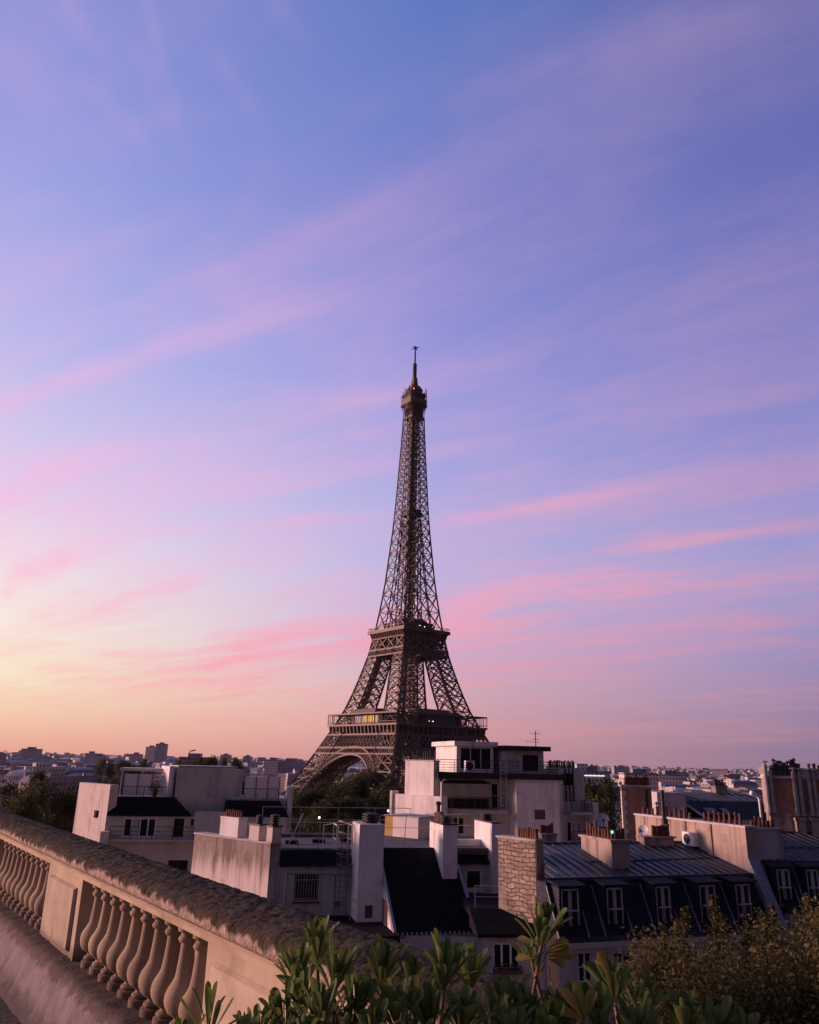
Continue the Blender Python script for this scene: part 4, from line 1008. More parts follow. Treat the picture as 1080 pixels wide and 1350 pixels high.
# steep black lean-to
FS = Frame(504, 44.0, 14); zt1 = FS.A(540, 1118)[1]; aR = FS.A(628, 1226, -4.05)[0]; zb1 = FS.A(575, 1229, -4.05)[1]; at_ = FS.A(577, 1118)[0]
s = MB(); a0 = .02
s.hexa([FS.P(a0, -4.05, zb1-.25), FS.P(aR, -4.05, zb1-.25), FS.P(aR, .1, zb1-.25), FS.P(a0, .1, zb1-.25)], [FS.P(a0, -4.05, zb1), FS.P(aR, -4.05, zb1), FS.P(aR, .1, zt1), FS.P(a0, .1, zt1)])
s.build('lean_to_roof', M['tar'], mroot)
dz = (zt1-zb1)/4.15
for a in (a0-.13, aR+.003):
    bt = .1 if a < 1 else -.9; s = MB()
    s.hexa([FS.P(a, -4.12, zb1-.15), FS.P(a+.13, -4.12, zb1-.15), FS.P(a+.13, bt, zb1+dz*(bt+4.05)-.15), FS.P(a, bt, zb1+dz*(bt+4.05)-.15)], [FS.P(a, -4.12, zb1+.10), FS.P(a+.13, -4.12, zb1+.10), FS.P(a+.13, bt, zb1+dz*(bt+4.05)+.10), FS.P(a, bt, zb1+dz*(bt+4.05)+.10)])
    s.build('flashing', M['lead'], mroot)
s = MB()
for i in range(34):
    a = a0+.05+(aR-a0-.1)*i/33; s.box(FS, a-.035, a+.035, -4.19, -4.06, zb1-.22, zb1+.02-.10*(i % 2))
s.build('eaves_strip', M['lead'], mroot)
s = MB(); s.hexa([FS.P(a0-.10, -4.0, GZ), FS.P(aR+.10, -4.0, GZ), FS.P(aR+.10, -.01, GZ), FS.P(a0-.10, -.01, GZ)], [FS.P(a0-.10, -4.0, zb1-.26), FS.P(aR+.10, -4.0, zb1-.26), FS.P(aR+.10, -.01, zt1-.5), FS.P(a0-.10, -.01, zt1-.5)]); s.build('side_wall', M['white_wall'], mroot)
s = MB(); dd = FS.A(503, 1200)[0]; s.box(FS, a0-.15, a0-.101, -2.6, -1.7, zb1-.3, zb1+1.1); s.build('door', M['frame_brown'], mroot)
# second chimney, third chimney, right part of the facade
FK2 = Frame(585, 43.2, 14); a1 = FK2.A(603, 1120)[0]; z1 = FK2.A(594, 1086)[1]; z0 = FK2.A(594, 1165)[1]
s = stack(mroot, FK2, 0, a1, 0, 2.5, z0-2.5, z1, 'white_wall', .07, .05, 'cowl'); cowl(s, FK2.P(.3, .55, z1), .30, .36); pots(s, FK2, .3, .3, 1.05, 2.4, z1, 5, .45, .13, seed=9)
pm = MB(); pm.lathe(FK2.P(.3, 1.9, z1), [(.10, 0), (.10, .8), (.16, .81), (.16, .95), (.05, 1.0)], 10); pm.build('flue', M['cowl'], s, True, 40)
FK3 = Frame(648, 45, 14); a1 = FK3.A(658.5, 1100)[0]; z1 = FK3.A(650, 1084)[1]
s = stack(mroot, FK3, 0, a1, 0, 2.9, -7.2, z1, 'white_wall', .07, .05, 'cowl'); cowl(s, FK3.P(.22, 1.5, z1), .36, .36)
b1_ = FS.P(0, 0, 0)
x0, x1 = FS.A(600, 1150)[0], FS.A(662, 1150)[0]; zf2, zr2 = FS.A(630, 1139)[1], FS.A(630, 1119, .9)[1]
s = MB(); s.hexa([FS.P(x0, -.2, zf2), FS.P(x1, -.2, zf2), FS.P(x1, 1.3, zf2), FS.P(x0, 1.3, zf2)], [FS.P(x0, .7, zr2), FS.P(x1, .7, zr2), FS.P(x1, 1.3, zr2), FS.P(x0, 1.3, zr2)]); s.build('skirt_roof', M['tar'], mroot)
wr = R_(FS, 614, 1146, 636, 1173); h = win(mroot, FS, wr, 0, 1, 0, 'frame_white', True, bar=.10)
s = MB(); s.wall(FS, x0-.2, x1, GZ, zf2, 0, [h], .2); s.build('facade', M['grey_wall'], mroot)
s = MB(); s.box(FS, .02, 7.5, .11, 9.0, zt1-.35, zt1-.03); s.box(FS, 3.5, 7.4, 1.32, 1.6, zt1-.03, zt1+.30, 1); s.build('flat_roof', [M['roof_gravel'], M['white_wall']], mroot)
railing(mroot, FS, [(.1, .9, zt1), (3.0, .9, zt1)], 1.55, 0, 1.4, 'metal_pale', .016, 'guard_rail', -.35, (.6,)); railing(mroot, FS, [(3.3, 3.2, zt1), (7.2, 3.2, zt1)], 1.5, 0, 1.9, 'metal_pale', .016, 'guard_rail', -.3, (.6,))
FB = Frame(553, 50, -40); a0 = FB.A(507, 1090)[0]; z0, z1 = FB.A(540, 1106)[1], FB.A(540, 1078)[1]; ay = FB.A(518, 1090)[0]
s = MB(); s.box(FB, ay, 0, 0, 2.2, z0-.5, z1); s.box(FB, a0, ay-.003, .02, 2.2, z0-.5, z1+.01, 1); s.box(FB, a0-.05, .05, -.05, 2.25, z1+.013, z1+.07, 2); s.build('roof_cabin', [M['panel'], M['yellow_paint'], M['grey_wall']], mroot)
# lower front range: sloped black roof, facade with windows
FLR = Frame(628, 37.2, 4); x0, x1 = FLR.A(629, 1232)[0], FLR.A(732, 1232)[0]; zw = FLR.A(660, 1231)[1]; zh = FLR.A(660, 1198, 2.2)[1]; xa = FLR.A(535, 1250)[0]
s = MB(); s.hexa([FLR.P(x0, -.18, zw-.12), FLR.P(x1, -.18, zw-.12), FLR.P(x1, 2.2, zw-.12), FLR.P(x0, 2.2, zw-.12)], [FLR.P(x0, -.18, zw), FLR.P(x1, -.18, zw), FLR.P(x1, 2.2, zh), FLR.P(x0, 2.2, zh)]); s.box(FLR, x0, x1, 2.201, 6.5, zh-.3, zh-.002); s.build('low_roof', M['tar'], mroot)
railing(mroot, FLR, [(x0+.3, 2.3, zh), (x1-.2, 2.3, zh)], .9, 0, 1.7, 'metal_pale', .014, 'guard_rail', .2, (.5,))
w1 = R_(FLR, 650, 1243, 686, 1279); w2 = R_(FLR, 612, 1244, 624, 1270); w3 = R_(FLR, 578, 1246, 595, 1264)
hs = [win(mroot, FLR, w1, 0, 3, 0, 'frame_white', True, bar=.08), win(mroot, FLR, w2, 0, 2, 0, 'frame_white', True), win(mroot, FLR, w3, 0, 1, 0, 'frame_brown', False)]
s = MB(); s.wall(FLR, xa, x1, GZ, zw-.13, 0, hs, .2); s.build('facade', M['grey_wall'], mroot)
FS_ = FS; FS = FLR
fb = thing('flower_box', FS.P(w1[0], -.25, w1[2]-.1), 'flower box with small pink and white blooms under the triple window', 'flower box')
s = MB(); s.box(FS, w1[0]-.05, w1[1]+.05, -.35, -.11, w1[2]-.09, w1[2]+.08); s.build('box', M['frame_brown'], fb)
s = MB(); r = random.Random(3)
for i in range(260):
    p = FS.P(r.uniform(w1[0], w1[1]), -.23+r.gauss(0, .07), w1[2]+.08+abs(r.gauss(0, .12))); d = Vector((r.gauss(0, 1), r.gauss(0, 1), r.gauss(0, 1))).normalized()*.04; e = d.cross(Vector((.3, .5, .8))).normalized()*.03
    s.quad(p-d, p+e, p+d, p-e, 0 if r.random() < .8 else 1)
s.build('flowers', [M['crown_dark'], mat('petal', (.5, .2, .25), .7)], fb)
s = MB(); p = FS.P(x1-.25, -.06, 0); s.tube([(p.x, p.y, GZ), (p.x, p.y, zw-.1)], .055, 8); s.build('drainpipe', M['metal_dark'], mroot, True)

# ============ S: rubble-stone chimney wall ======================================================================
FT = Frame(703, 38.0, -47); a0 = FT.A(657, 1140)[0]; z1 = FT.A(690, 1108)[1]
sroot = thing('stone_chimney_wall', FT.P(-1, .3, GROUND+7), 'rough rubble stone chimney wall with clay pots between the white building and the slate roof', 'chimney wall')
s = MB(); s.box(FT, a0, 0, 0, .58, GZ, z1); s.build('masonry', M['stone'], sroot)
s = MB(); s.box(FT, a0-.08, .07, -.07, .65, z1+.003, z1+.10); s.build('cap', M['grey_wall'], sroot)
pots(sroot, FT, a0+1.0, -.05, .29, .29, z1+.1, 8, .40, .11, seed=2)
zE = FT.A(705, 1160)[1]; zE2 = FT.A(705, 1204)[1]
s = MB(); s.box(FT, .003, .04, .02, .56, zE, z1-.01); s.build('rendered_edge', M['old_plaster'], sroot)
s = MB(); s.hexa([FT.P(.003, .02, zE2), FT.P(.56, .02, zE2), FT.P(.56, .56, zE2), FT.P(.003, .56, zE2)], [FT.P(.003, .02, zE-.004), FT.P(.05, .02, zE-.004), FT.P(.05, .56, zE-.004), FT.P(.003, .56, zE-.004)]); s.build('flashing', M['lead'], sroot)

# ============ R: slate mansard building =========================================================================
def mansard(root, F, a0, a1, zg, ze, bs, ridge, seams, hood_px, gz_top, wins, dorm_top, dorm_bot, dorm_b, a0r=None):
    a0r = a0 if a0r is None else a0r
    s = MB(); rb, rz = ridge
    s.hexa([F.P(a0, 0, zg-.12), F.P(a1, 0, zg-.12), F.P(a1, rb, zg-.12), F.P(a0r, rb, zg-.12)], [F.P(a0, 0, zg), F.P(a1, 0, zg), F.P(a1, rb, rz), F.P(a0r, rb, rz)])
    s.hexa([F.P(a0r, rb, zg-.12), F.P(a1, rb, zg-.12), F.P(a1, rb+5, zg-.8), F.P(a0r+1, rb+5, zg-.8)], [F.P(a0r, rb, rz), F.P(a1, rb, rz), F.P(a1, rb+5, zg-.2), F.P(a0r+1, rb+5, zg-.2)])
    n = int((a1-a0)/seams)
    for i in range(n+1):
        a = a0+(a1-a0)*i/n; tt = 1 if a >= a0r else (a-a0)/(a0r-a0); s.beam(F.P(a, 0, zg+.03), F.P(a, rb*tt, zg+(rz-zg)*tt+.03), .035, .06, 1)
    zf = MB() if False else s
    s.beam(F.P(a0, -.02, zg+.02), F.P(a1, -.02, zg+.02), .14, .12, 1); s.beam(F.P(a0r, rb, rz+.03), F.P(a1, rb, rz+.03), .16, .08, 1)
    for fr in (.42,): s.beam(F.P(a0+.3*(a1-a0), rb*fr, zg+(rz-zg)*fr+.03), F.P(a1, rb*(fr+.06), zg+(rz-zg)*(fr+.06)+.03), .05, .05, 1)
    s.build('zinc_roof', [M['zinc'], M['zinc_seam']], root)
    s = MB(); s.hexa([F.P(a0, bs, ze), F.P(a1, bs, ze), F.P(a1, .9, ze), F.P(a0, .9, ze)], [F.P(a0, .02, zg-.13), F.P(a1, .02, zg-.13), F.P(a1, .9, zg-.13), F.P(a0, .9, zg-.13)]); s.build('slate_slope', M['slate'], root)
    s = MB(); s.beam(F.P(a0, bs-.08, ze-.02), F.P(a1, bs-.08, ze-.02), .2, .14); s.box(F, a0, a1, bs-.18, bs+.3, ze-.32, ze-.1, 1); s.box(F, a0, a1, bs-.08, bs+.3, ze-.50, ze-.322, 1); s.build('gutter_cornice', [M['zinc'], M['cream_wall']], root)
    hs = [win(root, F, wr_, bs+.1, 2, 1, 'frame_white', True) for wr_ in wins]
    s = MB(); s.wall(F, a0, a1, GZ, ze-.5, bs+.1, hs, .2); s.build('facade', M['cream_wall'], root)
    for (da0, da1) in hood_px:
        zt_, zb_ = dorm_top, dorm_bot; b = dorm_b
        bz = lambda z: bs + (z-ze)/(zg-.13-ze)*(.02-bs)           # slope depth at height z
        d = MB()
        for a in (da0-.12, da1+.04):                              # cheeks
            d.hexa([F.P(a, b, zb_), F.P(a+.08, b, zb_), F.P(a+.08, bz(zb_)+.05, zb_), F.P(a, bz(zb_)+.05, zb_)], [F.P(a, b, zt_+.06), F.P(a+.08, b, zt_+.06), F.P(a+.08, .1, zt_+.06), F.P(a, .1, zt_+.06)])
        d.box(F, da0-.12, da1+.12, b, b+.1, zt_+.002, zt_+.10)
        d.hexa([F.P(da0-.28, b-.22, zt_+.10), F.P(da1+.28, b-.22, zt_+.10), F.P(da1+.28, .12, zt_+.22), F.P(da0-.28, .12, zt_+.22)],
               [F.P(da0-.28, b-.22, zt_+.15), F.P(da1+.28, b-.22, zt_+.15), F.P(da1+.22, .12, zt_+.30), F.P(da0-.22, .12, zt_+.30)], 3)
        # raking lead edges running down the slope
        for a, k_ in ((da0-.30, -.0), (da1+.26, .0)): d.beam(F.P(a, bz(zt_)-.03, zt_+.02), F.P(a+.02, bz(zb_-.25)-.04, zb_-.25), .045, .05, 2)
        dm = d.build('dormer', [M['slate'], M['zinc'], M['lead'], M['hood']], root)
        wf = MB(); bb = b+.03; mid = (da0+da1)/2
        for x0, x1 in ((da0, da0+.06), (mid-.07, mid-.01), (mid+.01, mid+.07), (da1-.06, da1)): wf.box(F, x0, x1, bb, bb+.06, zb_, zt_)
        wf.box(F, da0+.09, da1-.09, bb+.003, bb+.05, zt_-.08, zt_); wf.box(F, da0+.09, da1-.09, bb+.003, bb+.05, zb_, zb_+.09)
        wf.box(F, da0+.05, da1-.05, b-.10, b-.07, zb_+.80, zb_+.86)
        wf.build('window_frame', M['frame_grey'], dm)
        rl = MB()
        for q in range(7): rl.beam(F.P(da0+.05+(da1-da0-.1)*q/6, b-.085, zb_), F.P(da0+.05+(da1-da0-.1)*q/6, b-.085, zb_+.8), .018)
        rl.beam(F.P(da0, b-.085, zb_+.06), F.P(da1, b-.085, zb_+.06), .025); rl.build('window_railing', M['metal_dark'], dm)
        p = MB(); p.quad(F.P(da0, bb+.07, zb_), F.P(da1, bb+.07, zb_), F.P(da1, bb+.07, zt_), F.P(da0, bb+.07, zt_)); p.build('pane', M['glass'], dm)
FR = Frame(717, 36, 18)
rroot = thing('mansard_building', base_pt(FR, 5, 5), 'long building with ribbed zinc roof over a black slate mansard and five dormers', 'building')
zg = FR.A(717, 1160)[1]; aE = FR.A(992, 1152)[0]; rb = 4.8; rz = FR.A(745, 1112, rb)[1]; bs = -1.0; ze = FR.A(770, 1238, bs)[1]
db = -.80
dorms = [(FR.A(x0, 1190, db)[0], FR.A(x1, 1190, db)[0]) for x0, x1 in ((741, 764), (801, 822), (866, 885), (924, 945), (972, 991))]
wins = [R_(FR, x0, 1256, x1, 1295, bs+.1) for x0, x1 in ((762, 782), (809, 836), (880, 905))]
mansard(rroot, FR, -.05, aE, zg, ze, bs, (rb, rz), .46, dorms, 0, wins, FR.A(752, 1172, db)[1], FR.A(752, 1230, db)[1], db, FR.A(716, 1112, rb)[0])
s = MB(); s.hexa([FR.P(a, b_, GZ) for a, b_ in ((.4, .91), (aE, .91), (aE, 9.5), (3.8, 9.5))], [FR.P(a, b_, zg-.9) for a, b_ in ((.4, .91), (aE, .91), (aE, 9.5), (3.8, 9.5))]); s.build('core', M['cream_wall'], rroot)
# sloping chimney block with clay pots, on the zinc roof
ca0, ca1 = FR.A(807, 1125, 1.1)[0], FR.A(830.5, 1125, 1.1)[0]; z1 = FR.A(818, 1107, 1.1)[1]
s = stack(rroot, FR, ca0, ca1, 1.1, 3.8, zg-.1, z1, 'old_plaster', .10, .09, 'old_plaster'); pots(s, FR, (ca0+ca1)/2-.2, (ca0+ca1)/2-.2, 1.3, 3.7, z1, 9, .46, .11, .25, seed=4, cowl_every=4); pots(s, FR, ca0+.25, ca1-.05, 1.35, 1.35, z1, 3, .42, .12, seed=5)
ca0, ca1 = FR.A(850, 1110, 4.2)[0], FR.A(889, 1110, 4.2)[0]; z1 = FR.A(870, 1103, 4.2)[1]
s = stack(rroot, FR, ca0, ca1, 4.2, 4.75, zg-.1, z1, 'old_plaster', .08, .08, 'old_plaster'); pots(s, FR, ca0+.65, ca1-.05, 4.48, 4.48, z1, 6, .52, .12, seed=6)
s = MB(); p = FR.P(.9, 2.4, zg+(rz-zg)*.5); s.hexa([p+Vector((dx, dy, -.05)) for dx, dy in ((-.16, -.1), (.16, -.1), (.16, .12), (-.16, .12))], [p+Vector((dx, dy, .14)) for dx, dy in ((-.12, .02), (.12, .02), (.1, .12), (-.1, .12))]); s.build('roof_vent', M['lead'], rroot)
dish('white satellite dish facing us above the sloping plaster chimney block', FR.P(FR.A(795, 1081, 4.0)[0], 4.0, FR.A(795, 1081, 4.0)[1]), .34, -8, 1.2)
dish('smaller white satellite dish turned left beside the short chimney on the zinc ridge', FR.P(FR.A(848, 1095, 4.9)[0], 4.9, FR.A(848, 1095, 4.9)[1]), .30, -40, .9)
gl = thing('green_lamp', FR.P(FR.A(804, 1096, 1.25)[0], 1.25, FR.A(804, 1096, 1.25)[1]-.2), 'small glowing green lamp among the clay pots of the sloping chimney block', 'lamp')
s = MB(); c = gl.location+Vector((0, -.45, .2)); s.lathe(c, [(.02, -.06), (.055, -.03), (.055, .03), (.02, .06)], 10); s.build('bulb', M['lamp_green'], gl)
s = MB(); s.tube([c+Vector((0, 0, -.1)), c+Vector((0, .1, -.25)), c+Vector((0, .45, -.3))], .02, 6); s.build('bracket', M['metal_dark'], gl)
FQ = Frame(712, 43, 14); q1 = FQ.A(734, 1100)[0]; z1 = FQ.A(722, 1099)[1]
s = stack(rroot, FQ, 0, q1, 0, .7, zg-1.5, z1, 'old_plaster', .08, .07); pots(s, FQ, .08, q1-.05, .35, .35, z1, 6, .42, .12, .2, seed=41)
# party wall between the two mansards, with its row of pots
aw = aE+.02; z1 = FR.A(985, 1091, .6)[1]; aw2 = FR.A(1031, 1100, .6)[0]
s = MB(); s.box(FR, aw, aw+.62, .2, 9.2, GZ, z1); s.box(FR, aw-.05, aw+.66, .14, 9.25, z1+.003, z1+.1, 1); pw = s.build('party_wall', [M['old_plaster'], M['grey_wall']], rroot)
for bb in (2.6, 4.6, 6.6): s = MB(); s.box(FR, aw-.07, aw-.003, bb, bb+.35, zg-.2, z1-.003); s.build('wall_pilaster', M['old_plaster'], rroot)
pots(pw, FR, aw+.3, aw+.3, .6, 3.6, z1+.1, 8, .40, .10, .3, seed=7, cowl_every=4)
pots(pw, FR, aw+.25, aw+.35, 4.3, 9.0, z1+.1, 11, .42, .105, .3, seed=17, cowl_every=6)
s = MB(); s.box(FR, aw+.665, aw2, .55, 1.25, GZ, z1-.12); s.box(FR, aw+.667, aw2+.07, .48, 1.32, z1-.117, z1-.02, 1); ck = s.build('chimney', [M['grey_wall'], M['grey_wall']], rroot)
pots(ck, FR, aw+.9, aw2-.1, .9, .9, z1-.02, 6, .40, .105, .3, seed=8)
s = MB(); s.hexa([FR.P(aw-.03, bs-.35, ze-.4), FR.P(aw+.55, bs-.35, ze-.4), FR.P(aw+.55, .19, ze-.4), FR.P(aw-.03, .19, ze-.4)], [FR.P(aw-.03, bs-.28, ze+.05), FR.P(aw+.55, bs-.28, ze+.05), FR.P(aw+.55, .19, zg+.75), FR.P(aw-.03, .19, zg+.75)]); s.build('fire_wall', M['lead'], rroot)
pp = FR.P(aw-.12, 6.3, 0); s = MB(); s.tube([(pp.x, pp.y, zg-.2), (pp.x, pp.y, FR.A(900, 1042, 6.3)[1])], .10, 10); s.build('flue_pipe', M['cowl'], rroot, True, 40)
FAC = Frame(0, 1, 0); FAC.o = FR.P(aw, 0, 0); FAC.u = FR.v*-1; FAC.v = FR.u   # along the lit side of the party wall
ba = -4.1
aircon('white air conditioner with round fan on the plaster party wall', FAC, ba-.45, ba+.45, -.0, zg+.75+.1, zg+1.5, .34)

# ============ R2: second slate mansard at the right edge ========================================================
FR2 = Frame(1003, 40.0, 6); zg2 = FR2.A(1010, 1136)[1]; a_end = FR2.A(1180, 1136)[0]; rb2 = 6.0; rz2 = FR2.A(1050, 1098, rb2)[1]; ze2 = FR2.A(1040, 1202, -.9)[1]
r2 = thing('mansard_building', base_pt(FR2, 4, 5), 'slate mansard building cut off by the right edge, beside the grey chimney block', 'building')
dorms = [(FR2.A(x0, 1165, -.7)[0], FR2.A(x1, 1165, -.7)[0]) for x0, x1 in ((1026, 1043), (1065, 1081), (1110, 1127))]
mansard(r2, FR2, .05, a_end, zg2, ze2, -.9, (rb2, rz2), .46, dorms, 0, [R_(FR2, 1038, 1216, 1052, 1246, -.8)], FR2.A(1035, 1146, -.7)[1], FR2.A(1035, 1196, -.7)[1], -.7)
s = MB(); s.box(FR2, .06, a_end, .91, 9.5, GZ, zg2-.9); s.build('core', M['cream_wall'], r2)

# ============ brick chimney wall, house with skylights, brick block at the right ==================================
FBK = Frame(818, 56, -6); a1 = FBK.A(860, 1060)[0]; z1 = FBK.A(838, 1038)[1]
bk = thing('brick_chimney_wall', FBK.P(a1/2, .3, GROUND+7), 'tall brown brick chimney wall with pale quoins and a row of clay pots, standing before dark trees', 'chimney wall')
s = MB(); s.box(FBK, 0, a1, 0, .38, GZ, z1); s.build('brickwork', M['brick'], bk)
s = MB(); s.box(FBK, -.08, a1+.08, -.08, .46, z1+.003, z1+.14); s.build('cap', M['grey_wall'], bk)
s = MB(); r = random.Random(2)
z = -12
while z < z1-.3: hh = .3; s.box(FBK, -.025, .28 if int(z/.3) % 2 else .16, -.025, .40, z, z+hh-.02); z += hh
s.build('quoins', M['cream_wall'], bk)
pots(bk, FBK, .25, a1-.1, .19, .19, z1+.14, 13, .5, .13, seed=1, cowl_every=5)
s = MB(); p = FBK.P(a1-.35, -.1, 0); s.tube([(p.x, p.y, -12), (p.x, p.y, z1-.1)], .07, 8); s.build('drainpipe', M['metal_dark'], bk, True)
FH = Frame(864, 60, 12); hr = thing('skylight_house', base_pt(FH, 4, 4), 'mauve-grey house with ribbed zinc roof, dark slope and two skylights behind the plaster party wall', 'house')
zt = FH.A(880, 1045)[1]; ag = FH.A(905, 1060)[0]; wz = FH.A(880, 1061)[1]
hs = [win(hr, FH, R_(FH, 873.5, 1062, 878.5, 1072), 0, 1, 0, 'frame_brown', False), win(hr, FH, R_(FH, 891, 1062, 894.5, 1072), 0, 1, 0, 'frame_white', False), win(hr, FH, R_(FH, 896, 1062, 899, 1072), 0, 1, 0, 'frame_white', False)]
s = MB(); s.wall(FH, 0, ag, GZ, zt, 0, hs, .2); s.hexa([FH.P(a, b_, GZ) for a, b_ in ((.25, .4), (ag, .4), (ag, 8), (ag-.3, 8))], [FH.P(a, b_, zt-.002) for a, b_ in ((.25, .4), (ag, .4), (ag, 8), (ag-.3, 8))]); s.build('wall', M['grey_wall'], hr)
ae = FH.A(1004, 1060, 1)[0]; zr_ = FH.A(940, 1045, 3.2)[1]; zm = FH.A(940, 1056, 1.0)[1]; zl_ = FH.A(940, 1080, -.8)[1]
s = MB(); s.hexa([FH.P(ag, 1, zm-.1), FH.P(ae, 1, zm-.1), FH.P(ae, 3.4, zm-.1), FH.P(ag-1.2, 3.4, zm-.1)], [FH.P(ag, 1, zm), FH.P(ae, 1, zm), FH.P(ae, 3.4, zr_), FH.P(ag-1.2, 3.4, zr_)])
n = 12
for i in range(n+1): s.beam(FH.P(ag+(ae-ag)*i/n, 1, zm+.03), FH.P(ag-1.2*(1-i/n)+(ae-ag)*i/n, 3.4, zr_+.03), .06, .06, 1)
s.build('zinc_roof', [M['zinc'], M['zinc_seam']], hr)
s = MB(); s.hexa([FH.P(ag+1.1, -.8, zl_), FH.P(ae, -.8, zl_), FH.P(ae, 2, zl_), FH.P(ag+1.1, 2, zl_)], [FH.P(ag, .99, zm), FH.P(ae, .99, zm), FH.P(ae, 2, zm-.12), FH.P(ag, 2, zm-.12)]); s.box(FH, ag+1.1, ae, -.75, 8, GZ, zl_-.01, 1); s.build('slate_slope', [M['slate'], M['grey_wall']], hr)
s = MB(); s.beam(FH.P(ag, .95, zm+.03), FH.P(ag+1.1, -.85, zl_+.03), .14, .12); s.build('verge', M['lead'], hr)
for x0, x1 in ((936, 953), (958, 969)):
    lo, hi = FH.A(x0, 1076, -.5), FH.A(x1, 1076, -.5); kx = (zm-zl_)/1.79
    P_ = lambda a, t: FH.P(a-.3*t, -.8+1.79*t, zl_+(zm-zl_)*t) + Vector((0, -.05, .05))
    s = MB(); s.quad(P_(lo[0], .2), P_(hi[0], .2), P_(hi[0], .62), P_(lo[0], .62)); sk = s.build('skylight', mat('sky_glass', (.16, .18, .24), .15, 0, None, .8), hr)
    s = MB()
    for p, q in ((P_(lo[0], .2), P_(hi[0], .2)), (P_(hi[0], .2), P_(hi[0], .62)), (P_(hi[0], .62), P_(lo[0], .62)), (P_(lo[0], .62), P_(lo[0], .2))): s.beam(p, q, .09)
    s.build('frame', M['metal_dark'], sk)
ca = FH.A(948, 1045, 3.4)[0]; s = stack(hr, FH, ca-.5, ca+.5, 3.0, 3.6, zm, FH.A(948, 1036, 3.2)[1], 'old_plaster', .1, .08); pots(s, FH, ca-.45, ca+.45, 3.3, 3.3, FH.A(948, 1036, 3.2)[1], 4, .5, .13, seed=3)
FBR = Frame(1010, 47, -8); z1 = FBR.A(1040, 1027)[1]; ae = FBR.A(1150, 1030)[0]; zb = FBR.A(1040, 1070)[1]
br = thing('brick_block', base_pt(FBR, 3, 3), 'red-brown brick block with tall paired flue pipes above a stained plaster base', 'building')
s = MB(); s.box(FBR, 0, ae, 0, .62, zb+.002, z1); s.build('brickwork', M['brick'], br)
s = MB(); s.box(FBR, -.04, ae, -.06, .7, GZ, zb); s.box(FBR, -.12, ae, -.14, -.062, zb-.25, zb-.1); s.build('plaster_base', M['old_plaster'], br)
s = MB(); s.box(FBR, -.14, -.003, -.02, .6, zb-.1, z1+.002); s.box(FBR, -.16, ae, -.10, .74, z1+.005, z1+.16, 1); s.build('rendered_edge', [M['old_plaster'], M['grey_wall']], br)
for x0, x1 in ((1046, 1058), (1066, 1080)):
    a0, a1 = FBR.A(x0, 1080)[0], FBR.A(x1, 1080)[0]; s = MB(); s.box(FBR, a0, a1, -.5, -.143, GZ, zb-.45); s.box(FBR, a0-.06, a1+.06, -.56, -.145, zb-.447, zb-.28); s.build('pilaster', M['old_plaster'], br)
for x, yt, yb in ((1008, 1008, 1068), (1015.5, 1016, 1068), (1046, 1017, 1072), (1053.5, 1018, 1072), (1065.5, 1018, 1072), (1072.5, 1019, 1072)):
    a, zt = FBR.A(x, yt, -.25); zb_ = FBR.A(x, yb, -.25)[1]; s = MB(); p = FBR.P(a, -.25, 0)
    s.tube([(p.x, p.y, zb_-.15), (p.x, p.y, zt)], .125, 10); s.lathe((p.x, p.y, zt), [(.06, 0), (.06, .12), (.2, .13), (.2, .17), (.04, .22)], 10); s.lathe((p.x, p.y, zb_-.15), [(.16, 0), (.16, .2), (.12, .21)], 10); s.build('flue_pipe', M['pipe_grey'], br, True, 35)
pots(br, FBR, .3, 2.0, .35, .35, z1+.16, 9, .7, .14, .3, seed=12, cowl_every=2, m='cowl')
pots(br, FBR, 2.4, 5.0, .5, .5, z1+.16, 9, .6, .13, .2, seed=13)
wl = thing('curved_vent', FBR.P(FBR.A(998, 1052, -.6)[0], -.6, FBR.A(998, 1075)[1]), 'white curved vent pipe catching the light beside the brick block', 'vent pipe')
s = MB(); c = FBR.P(FBR.A(1001, 1050, -.6)[0], -.6, 0); zv = FBR.A(1001, 1048, -.6)[1]; s.tube([(c.x, c.y, zb-1.2), (c.x, c.y, zv-.25), (c.x-.05, c.y, zv-.08), (c.x-.25, c.y-.05, zv+.05), (c.x-.5, c.y-.1, zv+.1)], [.07, .07, .08, .1, .13], 10); s.build('pipe', M['frame_white'], wl, True)
# ============ C: white apartment block with terraces, in front of the tower's right leg ==========================
FC = Frame(660, 70, 16); BF = -1.2
croot = thing('apartment_block', base_pt(FC, 3, 5), 'white stepped apartment block with dark railings and glazed rooftop rooms before the right tower leg', 'building')
A_ = lambda x, b=0.0: FC.A(x, 1040, b)[0]
Z_ = lambda y, b=0.0, x=660: FC.A(x, y, b)[1]
zts, zbs = Z_(1020, BF), Z_(1027.5, BF)
aL, aRr = A_(577, BF), A_(747, BF)
s = MB(); s.box(FC, aL, aRr, BF, 9, zbs, zts); s.box(FC, aL-.05, aRr+.05, BF-.06, BF-.002, zts-.12, zts+.05); s.build('terrace_slab', M['metal_dark'], croot)
railing(croot, FC, [(aL, 6, zts), (aL, BF+.05, zts), (aRr, BF+.05, zts), (aRr, 4, zts)], 1.02, 0, 1.5, 'metal_dark', .022, 'railing', 0, (.2, .4, .6, .8))
